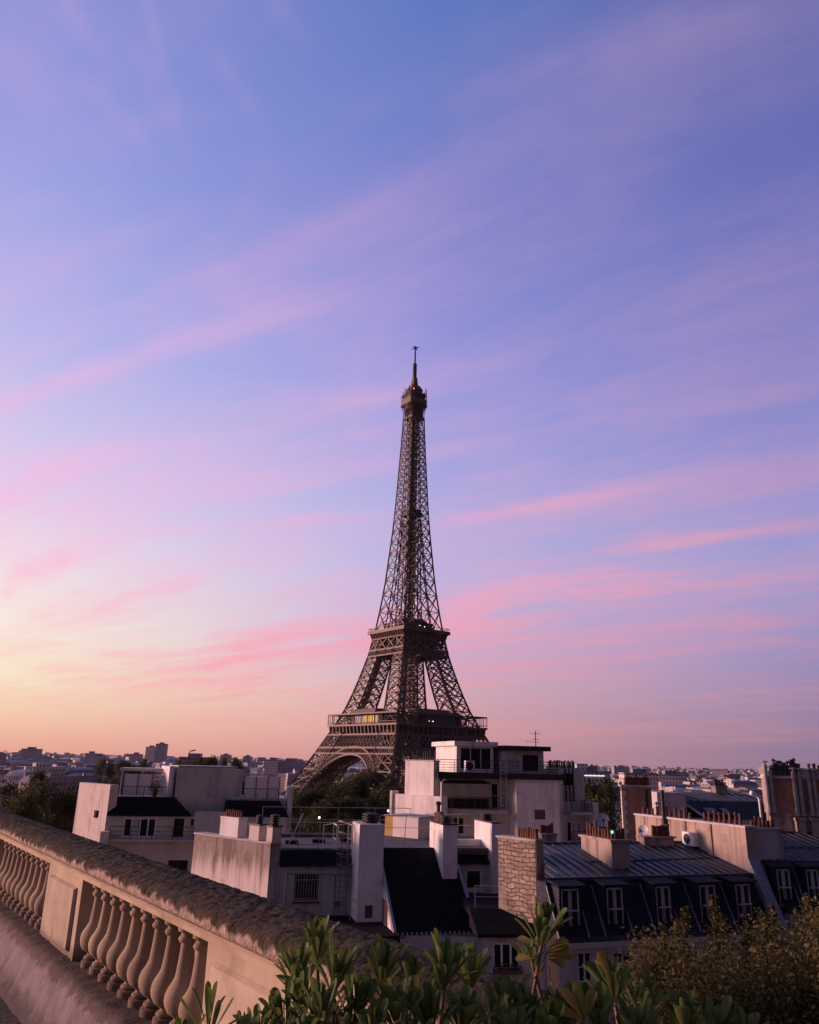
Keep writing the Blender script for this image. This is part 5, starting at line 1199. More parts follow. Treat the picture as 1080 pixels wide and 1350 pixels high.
# rooftop rooms
a0, a1, zt = A_(602, 2.4), A_(651, 2.4), Z_(985, 2.4)
gl = (a0+.35, a1-.2, zts+.25, zt-.12)
h = win(croot, FC, gl, 2.4, 3, 0, 'frame_white', False, bar=.06)
s = MB(); s.wall(FC, a0, a1, zts, zt, 2.4, [h], .2); s.box(FC, a0, a1, 4.2, 8.2, zts, zt-.001); s.quad(FC.P(a0, 2.4, zts), FC.P(a0, 4.2, zts), FC.P(a0, 4.2, zt), FC.P(a0, 2.4, zt)); s.quad(FC.P(a1, 2.4, zts), FC.P(a1, 4.2, zts), FC.P(a1, 4.2, zt), FC.P(a1, 2.4, zt)); s.build('rooftop_room', M['white_wall'], croot)
s = MB(); s.box(FC, a0-.35, a1+.3, 2.0, 8.5, zt+.003, zt+.40); s.build('roof_slab', M['white_wall'], croot)
ar, br_ = A_(666, 1.6), A_(718, 1.6); zt2 = Z_(989, 1.6)
h2 = win(croot, FC, (A_(675, 1.6), A_(687, 1.6), Z_(1015, 1.6), Z_(996, 1.6)), 1.6, 1, 0, 'frame_white', False, curtain=(.02, .98)); h3 = win(croot, FC, (A_(690, 1.6), A_(711, 1.6), Z_(1016, 1.6), Z_(994, 1.6)), 1.6, 2, 0, 'frame_brown', False)
s = MB(); s.wall(FC, ar, br_, zts, zt2, 1.6, [h2, h3], .2); s.box(FC, ar, br_, 3.0, 7.5, zts, zt2-.001); s.quad(FC.P(ar, 1.6, zts), FC.P(ar, 3, zts), FC.P(ar, 3, zt2), FC.P(ar, 1.6, zt2)); s.quad(FC.P(br_, 1.6, zts), FC.P(br_, 3, zts), FC.P(br_, 3, zt2), FC.P(br_, 1.6, zt2)); s.build('rooftop_room', M['grey_wall'], croot)
s = MB(); s.box(FC, ar-.25, br_+.45, 1.0, 7.8, zt2+.003, zt2+.40); s.build('roof_slab', M['metal_dark'], croot)
s = MB(); s.box(FC, a1+.004, ar-.004, 4.5, 8, zts, zt2-.2); s.build('link_wall', M['grey_wall'], croot)
wd = win(croot, FC, (a1+.5, a1+.95, zts+.9, zts+1.9), 4.35, 1, 0, 'frame_white', False)
an = thing('rooftop_antenna', FC.P(A_(708, 4), 4, zt2+.4), 'thin television antenna mast on the roof of the white apartment block', 'antenna')
s = MB(); c = an.location; zt3 = Z_(962, 4); s.beam(c, (c.x, c.y, zt3), .07); 
for dz, L in ((.25, .5), (.75, .35), (1.0, .3)): s.beam((c.x-L, c.y, zt3-dz), (c.x+L, c.y, zt3-dz), .035)
s.beam((c.x-.9, c.y, c.z+.5), (c.x, c.y, c.z+.45), .03); s.build('mast', M['metal_dark'], an)
aircon('white air conditioner behind the upper terrace railing of the apartment block', FC, A_(612, .2), A_(624, .2), .2, zts+.12, zts+.98, .4)
# storey below the terrace: recessed left part with awning wall and balcony, projecting right block
aM0, aM1 = A_(681, BF), A_(741, BF)
zpt, zpb = Z_(1036, 2.2), Z_(1066, 2.2)
RB = 2.2
ra0 = A_(578, RB); ra1 = aM0+.05
hs = [win(croot, FC, (A_(648, RB), A_(657, RB), Z_(1066, RB), Z_(1033, RB)), RB, 1, 1, 'frame_white', False), win(croot, FC, (A_(588, RB), A_(645, RB), Z_(1066, RB), Z_(1053, RB)), RB, 6, 0, 'frame_brown', False), win(croot, FC, (A_(590, RB), A_(612, RB), Z_(1100, RB), Z_(1078, RB)), RB, 3, 0, 'frame_white', False), win(croot, FC, (A_(625, RB), A_(646, RB), Z_(1100, RB), Z_(1078, RB)), RB, 3, 0, 'frame_white', False)]
s = MB(); s.wall(FC, ra0, ra1, GZ, zbs-.001, RB, hs, .2); s.build('facade', M['white_wall'], croot)
s = MB(); a0, a1 = A_(583, .9), A_(646, .9); s.hexa([FC.P(a0, .8, Z_(1034, .9)), FC.P(a1, .8, Z_(1034, .9)), FC.P(a1, RB-.02, Z_(1030, RB)-.1), FC.P(a0, RB-.02, Z_(1030, RB)-.1)], [FC.P(a0, .8, Z_(1034, .9)+.08), FC.P(a1, .8, Z_(1034, .9)+.08), FC.P(a1, RB-.02, Z_(1030, RB)), FC.P(a0, RB-.02, Z_(1030, RB))]); s.build('awning', M['metal_dark'], croot)
zb2 = Z_(1068, .2)
s = MB(); s.box(FC, A_(585, .2), ra1-.1, -.1, RB-.01, zb2-.30, zb2); s.build('balcony', M['grey_wall'], croot)
railing(croot, FC, [(A_(586, .2), RB-.1, zb2), (A_(586, .2), 0, zb2), (ra1-.6, 0, zb2)], 1.0, 0, 1.4, 'metal_dark', .022, 'railing', 0, (.2, .4, .6, .8))
w_ = (A_(703, BF), A_(720, BF), Z_(1082, BF, 710), Z_(1066, BF, 710)); h = win(croot, FC, w_, BF, 1, 0, 'frame_white', True, bar=.09)
s = MB(); s.wall(FC, aM0, aM1, GZ, zbs-.002, BF, [h], .2); s.box(FC, aM0+.001, aM1-.001, BF+.4, 9, GZ, zbs-.003); s.quad(FC.P(aM0, BF, GZ), FC.P(aM0, BF+.4, GZ), FC.P(aM0, BF+.4, zbs-.002), FC.P(aM0, BF, zbs-.002)); s.quad(FC.P(aM1, BF, GZ), FC.P(aM1, BF+.4, GZ), FC.P(aM1, BF+.4, zbs-.002), FC.P(aM1, BF, zbs-.002)); s.build('projecting_bay', M['white_wall'], croot)
s = MB(); s.box(FC, aM0-.1, aM1+.1, BF-.1, BF-.002, zbs-.22, zbs-.05); p = FC.P(aM1-.15, BF-.1, 0); s.tube([(p.x, p.y, GZ), (p.x, p.y, zbs-.3)], .06, 8); s.build('drainpipe', M['grey_wall'], croot)
lt2 = thing('roof_ladder', FC.P(A_(664, BF), BF-.2, Z_(1085, BF)), 'thin pale ladder rising past the terraces of the white apartment block', 'ladder')
l0, l1 = A_(660, BF-.2), A_(668, BF-.2); z0, z1 = Z_(1086, BF), Z_(1004, BF)
for a in (l0, l1): s = MB(); s.beam(FC.P(a, BF-.25, z0), FC.P(a, BF-.25, z1), .05); s.build('stile', M['metal_pale'], lt2)
for i in range(15): s = MB(); z = z0+.2+i*(z1-z0-.3)/15; s.beam(FC.P(l0, BF-.25, z), FC.P(l1, BF-.25, z), .03); s.build('rung', M['metal_pale'], lt2)
# right-hand strip with its balconies
SB = 1.4; s0, s1 = A_(741.5, SB), A_(771, SB)
hs = [win(croot, FC, (A_(744, SB), A_(757, SB), Z_(1068, SB), Z_(1040, SB)), SB, 2, 0, 'frame_white', False, curtain=(.1, .95)), win(croot, FC, (A_(746, SB), A_(764, SB), Z_(1110, SB), Z_(1083, SB)), SB, 3, 0, 'frame_white', False, curtain=(.35, .9)), win(croot, FC, (A_(743, SB), A_(757, SB), Z_(1034, SB), Z_(1018, SB)), SB, 1, 0, 'frame_brown', False)]
s = MB(); s.wall(FC, s0-.3, s1, GZ, Z_(1012, SB), SB, hs, .25); s.box(FC, s0, s1-.001, SB+.5, 9, GZ, Z_(1012, SB)-.002); s.build('facade', M['grey_wall'], croot)
for yb in (1071, 1112):
    z = Z_(yb, .2, 755); s = MB(); s.box(FC, s0+.01, s1-.1, -.1, SB-.003, z-.2, z); s.build('balcony', M['grey_wall'], croot)
    railing(croot, FC, [(s0+.05, -.05, z), (s1-.15, -.05, z), (s1-.15, SB-.1, z)], .95, .0, 1.2, 'metal_dark', .022, 'railing', 0, (.2, .4, .6, .8))
s = MB(); s.box(FC, s1+.003, s1+.4, -.2, 6, GZ, Z_(1058, .2, 768)); s.build('party_wall', M['white_wall'], croot)
c0, c1 = A_(722, 6), A_(760, 6); zc = Z_(1012, 6, 740); s = stack(croot, FC, c0, c1, 5.6, 6.3, zts, zc, 'grey_wall', .1, .1, 'grey_wall'); pots(s, FC, c0+.1, c1-.1, 5.95, 5.95, zc, 15, .62, .10, seed=21, m='cowl')
s = MB()
for x in (747, 752, 757):
    p = FC.P(A_(x, 1.2), 1.3, 0); s.tube([(p.x, p.y, Z_(1056, 1.2)), (p.x, p.y, Z_(1004, 1.2))], .06, 8)
s.build('flue_pipe', M['metal_dark'], croot, True)
# lit party wall on the left with a stepped lower part and pots on top
FW_ = Frame(572, 67.5, -45); a0 = FW_.A(534, 1030)[0]; zt = FW_.A(552, 1003.5)[1]
s = MB(); s.box(FW_, a0, 0, 0, .7, GZ, zt); pw = s.build('party_wall', M['white_wall'], croot)
s = MB(); s.box(FW_, a0-.05, .05, -.05, .75, zt+.003, zt+.10); s.build('wall_coping', M['grey_wall'], pw)
pots(pw, FW_, a0+.5, -.1, .35, .35, zt+.1, 11, .55, .07, .5, seed=31, m='cowl')
FW2 = Frame(583, 66.3, -45); b0 = FW2.A(518.5, 1060)[0]; zt = FW2.A(545, 1048)[1]
s = MB(); s.box(FW2, b0, 0, 0, .68, GZ, zt); s.build('party_wall', M['white_wall'], croot)
s = MB(); s.box(FW2, b0-.28, b0-.004, -.15, .6, GZ, zt+.25); s.build('wall_pier', M['cream_wall'], croot)
s = MB(); p = FW2.P(.05, -.12, 0); s.tube([(p.x, p.y, GZ), (p.x, p.y, Z_(1032, BF)), (p.x+.3, p.y+.3, Z_(1029, BF))], .08, 8); s.build('drainpipe', M['grey_wall'], croot, True)
s = MB(); s.hexa([FC.P(ra0-.6, RB+.02, GZ), FC.P(ra1, RB+.26, GZ), FC.P(ra1, 9, GZ), FC.P(ra0-.6, 9, GZ)], [FC.P(ra0-.6, RB+.26, zbs-.01), FC.P(ra1, RB+.26, zbs-.01), FC.P(ra1, 9, zbs-.01), FC.P(ra0-.6, 9, zbs-.01)]); s.build('core', M['grey_wall'], croot)

# ============ L: low block on the left with roof terraces =======================================================
FL = Frame(151, 75, 10); FLP = Frame(151, 75, -45); FLB = Frame(237, 77.5, 25)
lroot = thing('terrace_block', base_pt(FL, 4, 4), 'low left block with stained end wall, black skirt roofs and big grey rooftop boxes', 'building')
LA = lambda x, b=0.0: FL.A(x, 1060, b)[0]
LZ = lambda y, b=0.0, x=200: FL.A(x, y, b)[1]
a0 = FLP.A(101, 1060)[0]; zt = FLP.A(125, 1033)[1]; ww = R_(FLP, 124.5, 1068, 129.5, 1079)
s = MB(); s.wall(FLP, a0, 0, GZ, zt, 0, [ww], .35); s.box(FLP, a0+.001, -.001, .36, .8, GZ, zt-.001); s.quad(FLP.P(0, 0, GZ), FLP.P(0, .8, GZ), FLP.P(0, .8, zt), FLP.P(0, 0, zt)); s.quad(FLP.P(a0, 0, zt), FLP.P(0, 0, zt), FLP.P(0, .36, zt), FLP.P(a0, .36, zt)); s.build('party_wall', M['stained_wall'], lroot)
win(lroot, FLP, ww, 0, 1, 0, 'frame_brown', False, depth=.3)
zf, zk = LZ(1076, 0), LZ(1107, -.9)
aE = LA(300)
fw_ = R_(FL, 164, 1078, 204, 1104); dr_ = R_(FL, 230, 1079, 241, 1104); sw = R_(FL, 251, 1079, 262, 1090); lw = R_(FL, 222, 1134, 247, 1148)
hs = [win(lroot, FL, fw_, 0, 4, 0, 'frame_white', False, bar=.12, curtain=(.28, .45)), win(lroot, FL, dr_, 0, 1, 1, 'frame_brown', False, name='door'), win(lroot, FL, sw, 0, 1, 0, 'frame_white', False), win(lroot, FL, lw, 0, 2, 0, 'frame_brown', True)]
s = MB(); s.wall(FL, .05, aE, GZ, zf, 0, hs, .25); s.build('facade', M['cream_wall'], lroot)
s = MB(); s.box(FL, .1, LA(261), -.9, -.003, zk-.18, zk); s.build('balcony', M['grey_wall'], lroot)
railing(lroot, FL, [(.6, -.85, zk), (LA(260), -.85, zk)], 1.05, 0, 1.7, 'metal_dark', .024, 'railing', 0, (.3, .65))
s = MB(); s.box(FL, -.15, .6, -.95, -.004, LZ(1122, -.9), LZ(1097, -.9)); s.build('balcony_wall', M['stained_wall'], lroot)
zr1 = LZ(1051, 1.3)
s = MB(); s.hexa([FL.P(.06, -.25, zf), FL.P(LA(252), -.25, zf), FL.P(LA(252), 2, zf), FL.P(.06, 2, zf)], [FL.P(.06, 1.2, zr1), FL.P(LA(230, 1.2), 1.2, zr1), FL.P(LA(230, 1.2), 2, zr1), FL.P(.06, 2, zr1)])
x0, x1 = LA(296), LA(382); z0, z1 = LZ(1077, 0, 340), LZ(1056, 1.3, 340)
s.build('skirt_roof', M['tar'], lroot)
s = MB(); s.hexa([FL.P(x0, -.25, z0), FL.P(x1, -.25, z0), FL.P(x1, 2, z0), FL.P(x0, 2, z0)], [FL.P(x0, 1.2, z1), FL.P(x1-.9, 1.2, z1), FL.P(x1-.9, 2, z1), FL.P(x0, 2, z1)]); s.build('skirt_roof', M['tar'], lroot)
s = MB(); s.box(FL, aE+.01, x1-.2, .02, .5, GZ, z0); s.box(FL, x1-.19, LA(386), 1.2, 6, GZ, LZ(1038, 1.2, 376)); s.build('facade', M['grey_wall'], lroot)
s = MB(); s.box(FL, .06, x1-.3, 2.01, 9.5, GZ, zr1-.02); s.build('core', M['grey_wall'], lroot)
# roof terraces: panels and railings
railing(lroot, FL, [(LA(158, 1.4), 1.5, zr1), (LA(217, 1.4), 1.5, zr1)], LZ(1037, 1.5)-zr1, .22, 2.4, 'metal_dark', .022, 'railing', 0, ())
s = MB(); p0, p1 = LA(159, 4.2), LA(217, 4.2); zp0, zp1 = zr1, LZ(1021, 4.2)
s.box(FL, p0, p1, 4.2, 4.35, zp0, zp1); ps = s.build('screen_panel', M['panel'], lroot)
s = MB()
for i in range(4): a = p0+(p1-p0)*i/3; s.box(FL, a-.025, a+.025, 4.12, 4.19, zp0, zp1+.08)
s.box(FL, p0-.05, p1+.05, 4.10, 4.19, zp1+.083, zp1+.16); s.build('frame', M['metal_dark'], ps)
s = MB(); s.box(FL, LA(153, 6), LA(210, 6), 5.5, 9, LZ(1016.5, 6), LZ(1013, 6)); 
for x in (155, 182): s.box(FL, LA(x, 6), LA(x, 6)+.12, 6, 6.12, zr1, LZ(1016.6, 6))
s.build('canopy', M['metal_pale'], lroot)
r = random.Random(8); pt = thing('potted_plant', FL.P(LA(202, 2.6), 2.6, zr1), 'dark potted shrub behind the left roof terrace railing', 'plant')
s = MB(); s.lathe(pt.location, [(.22, 0), (.32, .5), (.30, .5), (.05, .42)], 12); s.build('pot', M['terracotta'], pt, True, 40)
s = MB()
for i in range(420):
    p = pt.location+Vector((r.gauss(0, .28), r.gauss(0, .28), .5+abs(r.gauss(0, .55)))); d = Vector((r.gauss(0, 1), r.gauss(0, 1), r.gauss(0, 1))).normalized(); e = d.cross(Vector((r.gauss(0, 1), r.gauss(0, 1), 1))).normalized(); s.quad(p-d*.08, p+e*.04, p+d*.08, p-e*.04)
s.build('foliage', M['crown_dark'], pt)
q0, q1 = LA(320, 3), LA(367, 3)
s = MB(); s.box(FL, q0, q1, 3.0, 3.15, z1-.1, LZ(1024, 3, 340)); ps = s.build('screen_panel', M['panel'], lroot)
s = MB()
for i in range(4): a = q0+(q1-q0)*i/3; s.box(FL, a-.025, a+.025, 2.92, 2.99, z1-.1, LZ(1024, 3, 340)+.05)
s.build('frame', M['metal_dark'], ps)
railing(lroot, FL, [(LA(318, 1.4), 1.4, z1), (LA(366, 1.4), 1.4, z1)], LZ(1040, 1.4, 340)-z1, .22, 2.4, 'metal_dark', .022, 'railing', 0, ())
# big plain boxes on the roof
bx0, bx1 = 0, FLB.A(311, 1040)[0]; zt = FLB.A(275, 1012)[1]; zb = FLB.A(275, 1064)[1]
s = MB(); s.box(FLB, bx0, bx1, 0, 5.2, zb-1.5, zt); s.box(FLB, bx0-.04, bx1+.04, -.05, 5.25, zt+.003, zt+.13, 1); s.box(FLB, bx1*.55, bx1*.55+.06, -.04, -.003, zb, zt-.6, 1); s.build('roof_box', [M['grey_wall'], M['lead']], lroot)
s = MB(); s.box(FLB, bx1+.004, bx1+.9, 1.2, 5, zb-1, zt-.15); s.build('roof_box', M['grey_wall'], lroot)
g0, g1 = FLB.A(222, 1030, .5)[0], FLB.A(229, 1030, .5)[0]
s = MB(); s.box(FLB, g0, min(g1, -.004), .5, 5.5, zb, zt+.05); s.build('roof_box', M['white_wall'], lroot)
s = MB(); s.box(FL, LA(258, -.35), LA(300, -.35), -.35, -.28, LZ(1104, -.35), LZ(1069, -.35)); s.build('wall_panel', M['grey_wall'], lroot)
c0 = LA(112, 5); s = MB()

# ============ street lamps glowing before the trees, mast =======================================================
for (x, y, Yd, lab) in ((421, 1078, 118, 'lit white street lamp before the dark trees, behind the flat roof with leaning guard rails'), (512, 1069, 124, 'lit white street lamp close to the pale party wall of the apartment block')):
    c = at(x, y, Yd); g = hill(c.x, c.y); t = thing('street_lamp', (c.x, c.y, g), lab, 'street lamp')
    s = MB(); s.tube([(c.x, c.y, g), (c.x, c.y, c.z-.3)], [.12, .06], 8); s.build('pole', M['metal_dark'], t, True)
    s = MB(); s.lathe(c, [(.06, -.16), (.16, 0), (.06, .16)], 10); s.build('lamp_globe', M['lamp_white'], t, True)
c = at(249.5, 990, 170); g = hill(c.x, c.y); t = thing('lamp_mast', (c.x, c.y, g), 'dark lamp mast with a short arm against the sunset above the grey roof boxes', 'lamp mast')
s = MB(); s.tube([(c.x, c.y, g), (c.x, c.y, c.z-.5)], [.22, .12], 8); s.build('pole', M['metal_dark'], t, True)
s = MB(); s.tube([(c.x, c.y, c.z-.5), (c.x+.3, c.y, c.z-.05), (c.x+1.3, c.y, c.z+.2)], [.1, .12, .14], 8); s.build('arm', M['metal_dark'], t, True)

# ============ trees between the roofs and the tower =============================================================
protos = {}
for nm, seed, m in (('a', 1, 'crown_dark'), ('b', 2, 'crown_dark'), ('c', 3, 'crown_olive')):
    protos[nm] = make_tree('broadleaf_tree', seed, 24, 7.0, 20000, .46, 64, M[m], .18)
used = set()
def put_tree(kind, x, ytop, Yd, wpx, lab, group):
    c = at(x, ytop, Yd); g = hill(c.x, c.y); src = protos[kind]
    t = src if kind not in used else copy_tree(src); used.add(kind)
    sz = (c.z-g)/23.3; sxy = wpx*Yd/FPX/14.0
    t.location = (c.x, c.y, g); t.scale = (sxy, sxy, sz); t.rotation_euler = (0, 0, (x*7.7) % 6.28); tag(t, lab, 'tree', group)
GL_, GC_, GR_ = 'trees at the left behind the balustrade', 'trees in front of the tower', 'trees right of the white apartment block'
put_tree('c', 62, 1035, 128, 92, 'olive green tree touching the stained end wall of the left block', GL_)
put_tree('a', 5, 1040, 140, 80, 'dark tree at the left edge of the photo above the mossy coping', GL_)
put_tree('c', 30, 1052, 112, 70, 'low olive tree just above the balustrade, between two taller trees', GL_)
put_tree('a', 92, 1048, 150, 60, 'dark tree squeezed behind the stained end wall', GL_)
put_tree('b', 402, 1046, 170, 70, 'dark tree below the left foot of the tower, leftmost of its clump', GC_)
put_tree('a', 432, 1036, 176, 74, 'dark round tree under the left half of the great arch', GC_)
put_tree('c', 462, 1026, 184, 72, 'olive tinged tree crown under the right half of the great arch', GC_)
put_tree('b', 492, 1021, 190, 70, 'tallest dark tree in front of the tower, beside the white party wall', GC_)
put_tree('a', 516, 1036, 170, 60, 'dark tree partly hidden by the white party wall', GC_)
put_tree('b', 450, 1056, 150, 90, 'broad dark tree low in the clump before the tower, nearest of them', GC_)
put_tree('b', 772, 1036, 125, 60, 'dark tree between the white apartment block and the brick chimney wall', GR_)
put_tree('a', 800, 1033, 140, 56, 'dark tree just left of the brick chimney wall', GR_)
put_tree('c', 790, 1060, 105, 60, 'lower olive tree behind the satellite dish', GR_)
for i, (x, y, Yd, w) in enumerate(((262, 1003, 420, 26), (278, 1000, 430, 26), (296, 1003, 410, 26), (312, 1003, 440, 24), (140, 1004, 460, 30), (165, 1006, 420, 30), (190, 1004, 440, 24), (52, 1020, 300, 26), (236, 1004, 380, 18))):
    put_tree('ab'[i % 2], x, y, Yd, w, 'small dark tree in the distance above the roofs of the left block' if x > 100 else 'small dark distant tree among the bluish roofs at the left edge', 'distant trees above the left block')

# ============ the city beyond ===================================================================================
def facade_fn(wall, var, lit=0.0):
    def fn(t, b):
        u = uvn(t); s_ = t.new('ShaderNodeSeparateXYZ'); t.set(s_.inputs[0], u)
        fu = t.m('FRACT', t.m('MULTIPLY', s_.outputs[0], .37)); fv = t.m('FRACT', t.m('MULTIPLY', s_.outputs[1], .31))
        w = t.m('MULTIPLY', t.m('MULTIPLY', t.m('GREATER_THAN', fu, .3), t.m('LESS_THAN', fu, .7)), t.m('MULTIPLY', t.m('GREATER_THAN', fv, .2), t.m('LESS_THAN', fv, .78)))
        oi = t.new('ShaderNodeObjectInfo').outputs['Random']; n = t.noise(posn(t), .045, 3)
        f = t.m('ADD', t.m('MULTIPLY', oi, .6), t.m('MULTIPLY', n, .5), clamp=True)
        c = t.mix(f, (*wall, 1), (*var, 1)); t.set(b.inputs['Base Color'], t.mix(t.m('MULTIPLY', w, .85), c, (.03, .03, .04, 1)))
    return fn
M['far_cream'] = mat('far_cream', (.5, .43, .38), .85, 0, facade_fn((.74, .62, .54), (.46, .38, .35)))
M['far_white'] = mat('far_white', (.6, .57, .56), .85, 0, facade_fn((.82, .76, .73), (.6, .55, .54)))
M['far_brown'] = mat('far_brown', (.3, .2, .16), .85, 0, facade_fn((.42, .28, .21), (.3, .21, .18)))
M['far_blue'] = mat('far_blue', (.22, .25, .33), .6, 0, facade_fn((.34, .36, .44), (.44, .44, .5)))
M['far_zinc'] = mat('far_zinc', (.13, .14, .18), .5, 0, varied((.15, .155, .19), (.32, .31, .35), .05, 0))
M['far_tile'] = mat('far_tile', (.2, .1, .07), .8, 0, varied((.22, .10, .07), (.14, .08, .06), .05, 0))
def far_house(b, cx, cy, g, w, d, h, rot, style, r):
    """walls, mansard or flat roof, chimney stacks; material slots: wall, roof, stack"""
    class F_:
        u = Vector((cos(rot), sin(rot), 0)); v = Vector((-sin(rot), cos(rot), 0))
        P = staticmethod(lambda a, bb, z: Vector((cx, cy, g)) + F_.u*a + F_.v*bb + Vector((0, 0, z)))
    F = F_
    b.box(F, -w/2, w/2, -d/2, d/2, -2, h)
    if style == 0:
        i = 1.4; q = [(-w/2-.2, -d/2-.2), (w/2+.2, -d/2-.2), (w/2+.2, d/2+.2), (-w/2-.2, d/2+.2)]; k_ = 1-2*i/min(w, d)
        lo = [F.P(a, bb, h+.02) for a, bb in q]; mid = [F.P(a*k_, bb*k_, h+2.8) for a, bb in q]; hi = [F.P(a*k_*.7, bb*k_*.25, h+4.1) for a, bb in q]
        b.hexa(lo, mid, 1, (1, 0)); b.hexa(mid, hi, 1, (0, 1))
        for e in (-1, 1):
            b.box(F, e*(w/2-.3)-.35, e*(w/2-.3)+.35, -d*.32, d*.32, h, h+r.uniform(4.4, 5.6), 2)
            for j in range(4): b.box(F, e*(w/2-.3)-.15, e*(w/2-.3)+.15, -d*.28+j*d*.16, -d*.28+j*d*.16+.4, h+4.4, h+6.1, 3)
    elif style == 1:
        lo = [F.P(a, bb, h+.02) for a, bb in ((-w/2-.3, -d/2-.3), (w/2+.3, -d/2-.3), (w/2+.3, d/2+.3), (-w/2-.3, d/2+.3))]
        hi = [F.P(-w/2, 0, h+d*.22), F.P(w/2, 0, h+d*.22)]
        b.add(lo+hi, [(0, 1, 5, 4), (2, 3, 4, 5), (1, 2, 5), (3, 0, 4)], 1); b.box(F, w*.2, w*.2+1.6, -.5, .5, h+1, h+d*.22+1.6, 2)
    else:
        b.box(F, -w/2-.1, w/2+.1, -d/2-.1, d/2+.1, h+.02, h+.5, 2); b.box(F, -w*.2, w*.15, -d*.2, d*.2, h+.5, h+2.8, 0)
    return b
def seen(px, y):
    if px < 100: return y < 1062
    if px < 158: return y < 1030
    if px < 208: return y < 1012
    if px < 320: return y < 1009
    if px < 386: return y < 1024
    if px < 520: return y < 1036
    if px < 762: return False
    if px < 1000: return y < 1048
    return px < 1100 and y < 1012
def pix(p): d = p.dot(FW); return 540+FPX*p.dot(RT)/d, 675-FPX*p.dot(UP)/d
r = random.Random(77)
wallm = ['far_cream', 'far_white', 'far_brown', 'far_cream', 'far_blue', 'far_white', 'far_cream']
labels = {('far_cream', 0): 'distant cream block with grey mansard roof', ('far_white', 0): 'distant white block with grey mansard roof', ('far_brown', 0): 'distant brown block with grey mansard roof', ('far_blue', 0): 'distant bluish block with grey mansard roof',
          ('far_cream', 1): 'distant cream house with pitched roof', ('far_white', 1): 'distant white house with pitched roof', ('far_brown', 1): 'distant brown house with pitched roof', ('far_blue', 1): 'distant bluish house with pitched roof',
          ('far_cream', 2): 'distant cream flat-roofed block', ('far_white', 2): 'distant white flat-roofed block', ('far_brown', 2): 'distant brown flat-roofed block', ('far_blue', 2): 'distant bluish flat-roofed block'}
def zone(px): return 'among the dim roofs left of the tower' if px < 386 else ('seen through the great arch of the tower' if px < 520 else 'in the roofscape on the right horizon')
sites = []; Yd = 250.0
while Yd < 6500:
    x = -.60*Yd
    while x < .60*Yd:
        w = r.uniform(14, 34)*(1 if Yd < 1500 else 1.5); xx = x+w/2; yy = Yd+r.uniform(-.02, .02)*Yd; g = hill(xx, yy)
        h = r.uniform(11, 17) if Yd < 420 else r.uniform(14, 24) if Yd < 1500 else r.uniform(12, 28)
        if r.random() < .03: h *= 1.5
        if r.random() < (.74 if Yd < 1500 else .8) and not (abs(xx-TX) < 100 and 380 < yy < 760) and not (-60 < xx < 40 and 700 < yy < 1500 and r.random() < .6):
            px, py = pix(Vector((xx, yy, g+h+4)))
            if seen(px, py-1): sites.append((yy, xx, w, r.uniform(11, 16), h, g, r.choice((.3, .3, -.5, .9, .1))+r.uniform(-.1, .1), r.choices((0, 1, 2), (.6, .2, .2))[0], r.choice(wallm), px))
        x += w*r.uniform(1.02, 1.5)
    Yd *= 1.055 if Yd < 1500 else 1.075
sites.sort(key=lambda t: t[0]*(1 if True else 1)); NTH = 290
for (yy, xx, w, d, h, g, rot, st, wm, px) in sites[:NTH]:
    b = MB(); far_house(b, xx, yy, g, w, d, h, rot, st, r)
    o = b.build('distant_house', [M[wm], M['far_tile'] if (st == 1 and r.random() < .5) else M['far_zinc'], M['grey_wall'], M['terracotta']])
    # origin at the foot of the house
    off = Vector((xx, yy, g)); o.data.transform(Matrix.Translation(-off)); o.location = off
    z_ = zone(px); tag(o, labels[(wm, st)]+' '+z_, 'building', 'distant buildings '+z_)
for zn in ('among the dim roofs left of the tower', 'seen through the great arch of the tower', 'in the roofscape on the right horizon'):
    b = MB()
    for (yy, xx, w, d, h, g, rot, st, wm, px) in sites[NTH:]:
        if zone(px) != zn: continue
        n0 = len(b.mi); far_house(b, xx, yy, g, w, d, h, rot, st, r); k_ = ['far_cream', 'far_white', 'far_brown', 'far_blue'].index(wm)
        for i in range(n0, len(b.mi)): b.mi[i] = k_ if b.mi[i] == 0 else 4
    if b.v: tag(b.build('far_city', [M['far_cream'], M['far_white'], M['far_brown'], M['far_blue'], M['far_zinc']]), 'hazy mass of far city roofs on the horizon '+zn.replace('among the dim roofs ', '').replace('in the roofscape on the right horizon', 'at the right'), 'city', None, 'stuff')
# single buildings that stand out on the skyline
def block(x0, x1, ytop, Yd, d, m, lab, extra=None, name='tower_block', cat='building'):
    c = at((x0+x1)/2, ytop, Yd); g = hill(c.x, c.y)-2; w = (x1-x0)*Yd/FPX
    t = thing(name, (c.x, c.y, g), lab, cat)
    class F: u = Vector((1, 0, 0)); v = Vector((0, 1, 0)); P = staticmethod(lambda a, b, z: Vector((c.x+a, c.y+b, z)))
    s = MB(); s.box(F, -w/2, w/2, 0, d, g, c.z); s.build('wall', M[m], t)
    s = MB()
    if Yd > 200: s.box(F, -w*.2, w*.2, d*.2, d*.7, c.z+.02, c.z+3)
    s.box(F, -w/2-.3, w/2+.3, -.3, d+.3, c.z-1.2, c.z-.02) ; s.build('roof', M['far_zinc'], t)
    return t, F, w, c
block(29, 48, 987, 1500, 25, 'far_blue', 'square grey tower block standing alone on the left skyline')
block(113, 124, 993, 1300, 20, 'far_blue', 'dark taller half of a stepped block on the left skyline, left of the high-rise pair')
block(124.5, 135, 996, 1290, 18, 'far_cream', 'paler lower half of the stepped block on the left skyline')
block(193, 204.5, 984.5, 1900, 22, 'far_white', 'pale slab high-rise, left one of the pair above the left block')
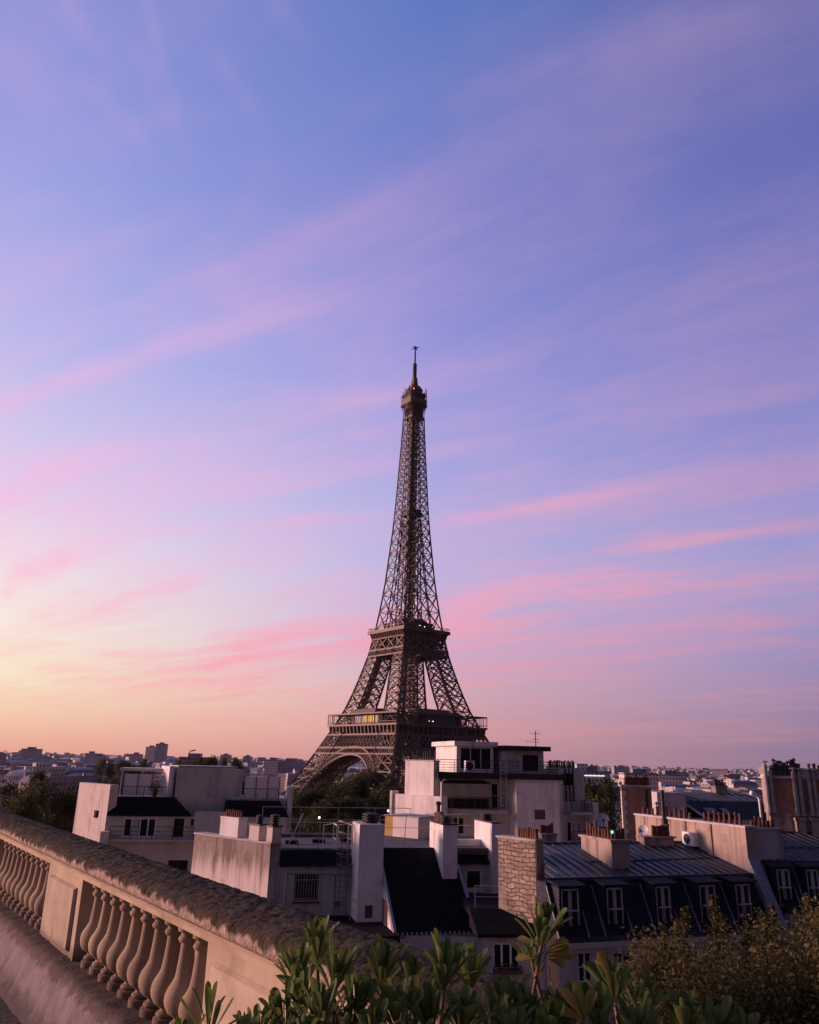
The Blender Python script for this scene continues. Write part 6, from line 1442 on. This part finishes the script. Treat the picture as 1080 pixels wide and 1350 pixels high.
block(206, 218, 980.5, 1850, 22, 'far_blue', 'dark high-rise with spiky top, right one of the pair above the left block')
block(172, 184, 994, 1600, 20, 'far_cream', 'low cream block left of the high-rise pair')
block(291, 303, 995, 2100, 22, 'far_cream', 'cream tower block above the trees, between high-rise pair and tower')
block(321, 330.5, 997, 2000, 22, 'far_blue', 'slim bluish tower block above the right end of the left block')
block(238, 272, 998, 700, 18, 'far_brown', 'long dark flat building behind the lamp mast')
block(350, 366, 1002, 1000, 22, 'far_white', 'bright white building front just left of the tower foot')
block(366.5, 400, 1003, 1010, 20, 'far_blue', 'long bluish office building beside the bright white front, at the tower foot')
t, F, w, c = block(760, 803, 1017, 520, 22, 'far_white', 'long white modern building with a lit strip, right of the apartment block')
s = MB(); s.box(F, -w*.5, w*.35, -.25, -.05, c.z-2.9, c.z-2.3); s.build('lit_strip', M['strip'], t)
s = MB(); s.box(F, -w*.42, -w*.1, 3, 10, c.z+.03, c.z+4.5); s.build('roof_pavilion', M['far_white'], t)
block(776, 786, 1010, 1500, 20, 'far_white', 'white block on the horizon above the long modern building')
block(810, 829, 1011, 1700, 20, 'far_blue', 'bluish slab block on the right horizon left of the cream terraces')
block(824, 866, 1019, 640, 16, 'far_cream', 'long cream building with flat roof right of the lit modern building')
block(868, 905, 1021, 700, 16, 'far_cream', 'cream terraced building with dark openings, on the right horizon')
t, F, w, c = block(1032, 1110, 1013, 150, 9, 'white_wall', 'pale-roofed block catching the last light behind the brick block')


# ============ evening air over the city =========================================================================
hm = bpy.data.materials.new('haze'); hm.use_nodes = True; hm.node_tree.nodes.clear()
k = NT(hm.node_tree); pv = k.new('ShaderNodeVolumePrincipled'); pv.inputs['Color'].default_value = (.86, .74, .80, 1); pv.inputs['Density'].default_value = .000022; pv.inputs['Anisotropy'].default_value = .2
ho = k.new('ShaderNodeOutputMaterial'); k.l.new(pv.outputs[0], ho.inputs['Volume'])
b = MB(); b.xbox(-4600, 4600, -60, 6900, GROUND-2, 296); o = b.build('haze', hm); tag(o, 'thin mauve evening haze over the city', 'haze', None, 'stuff')
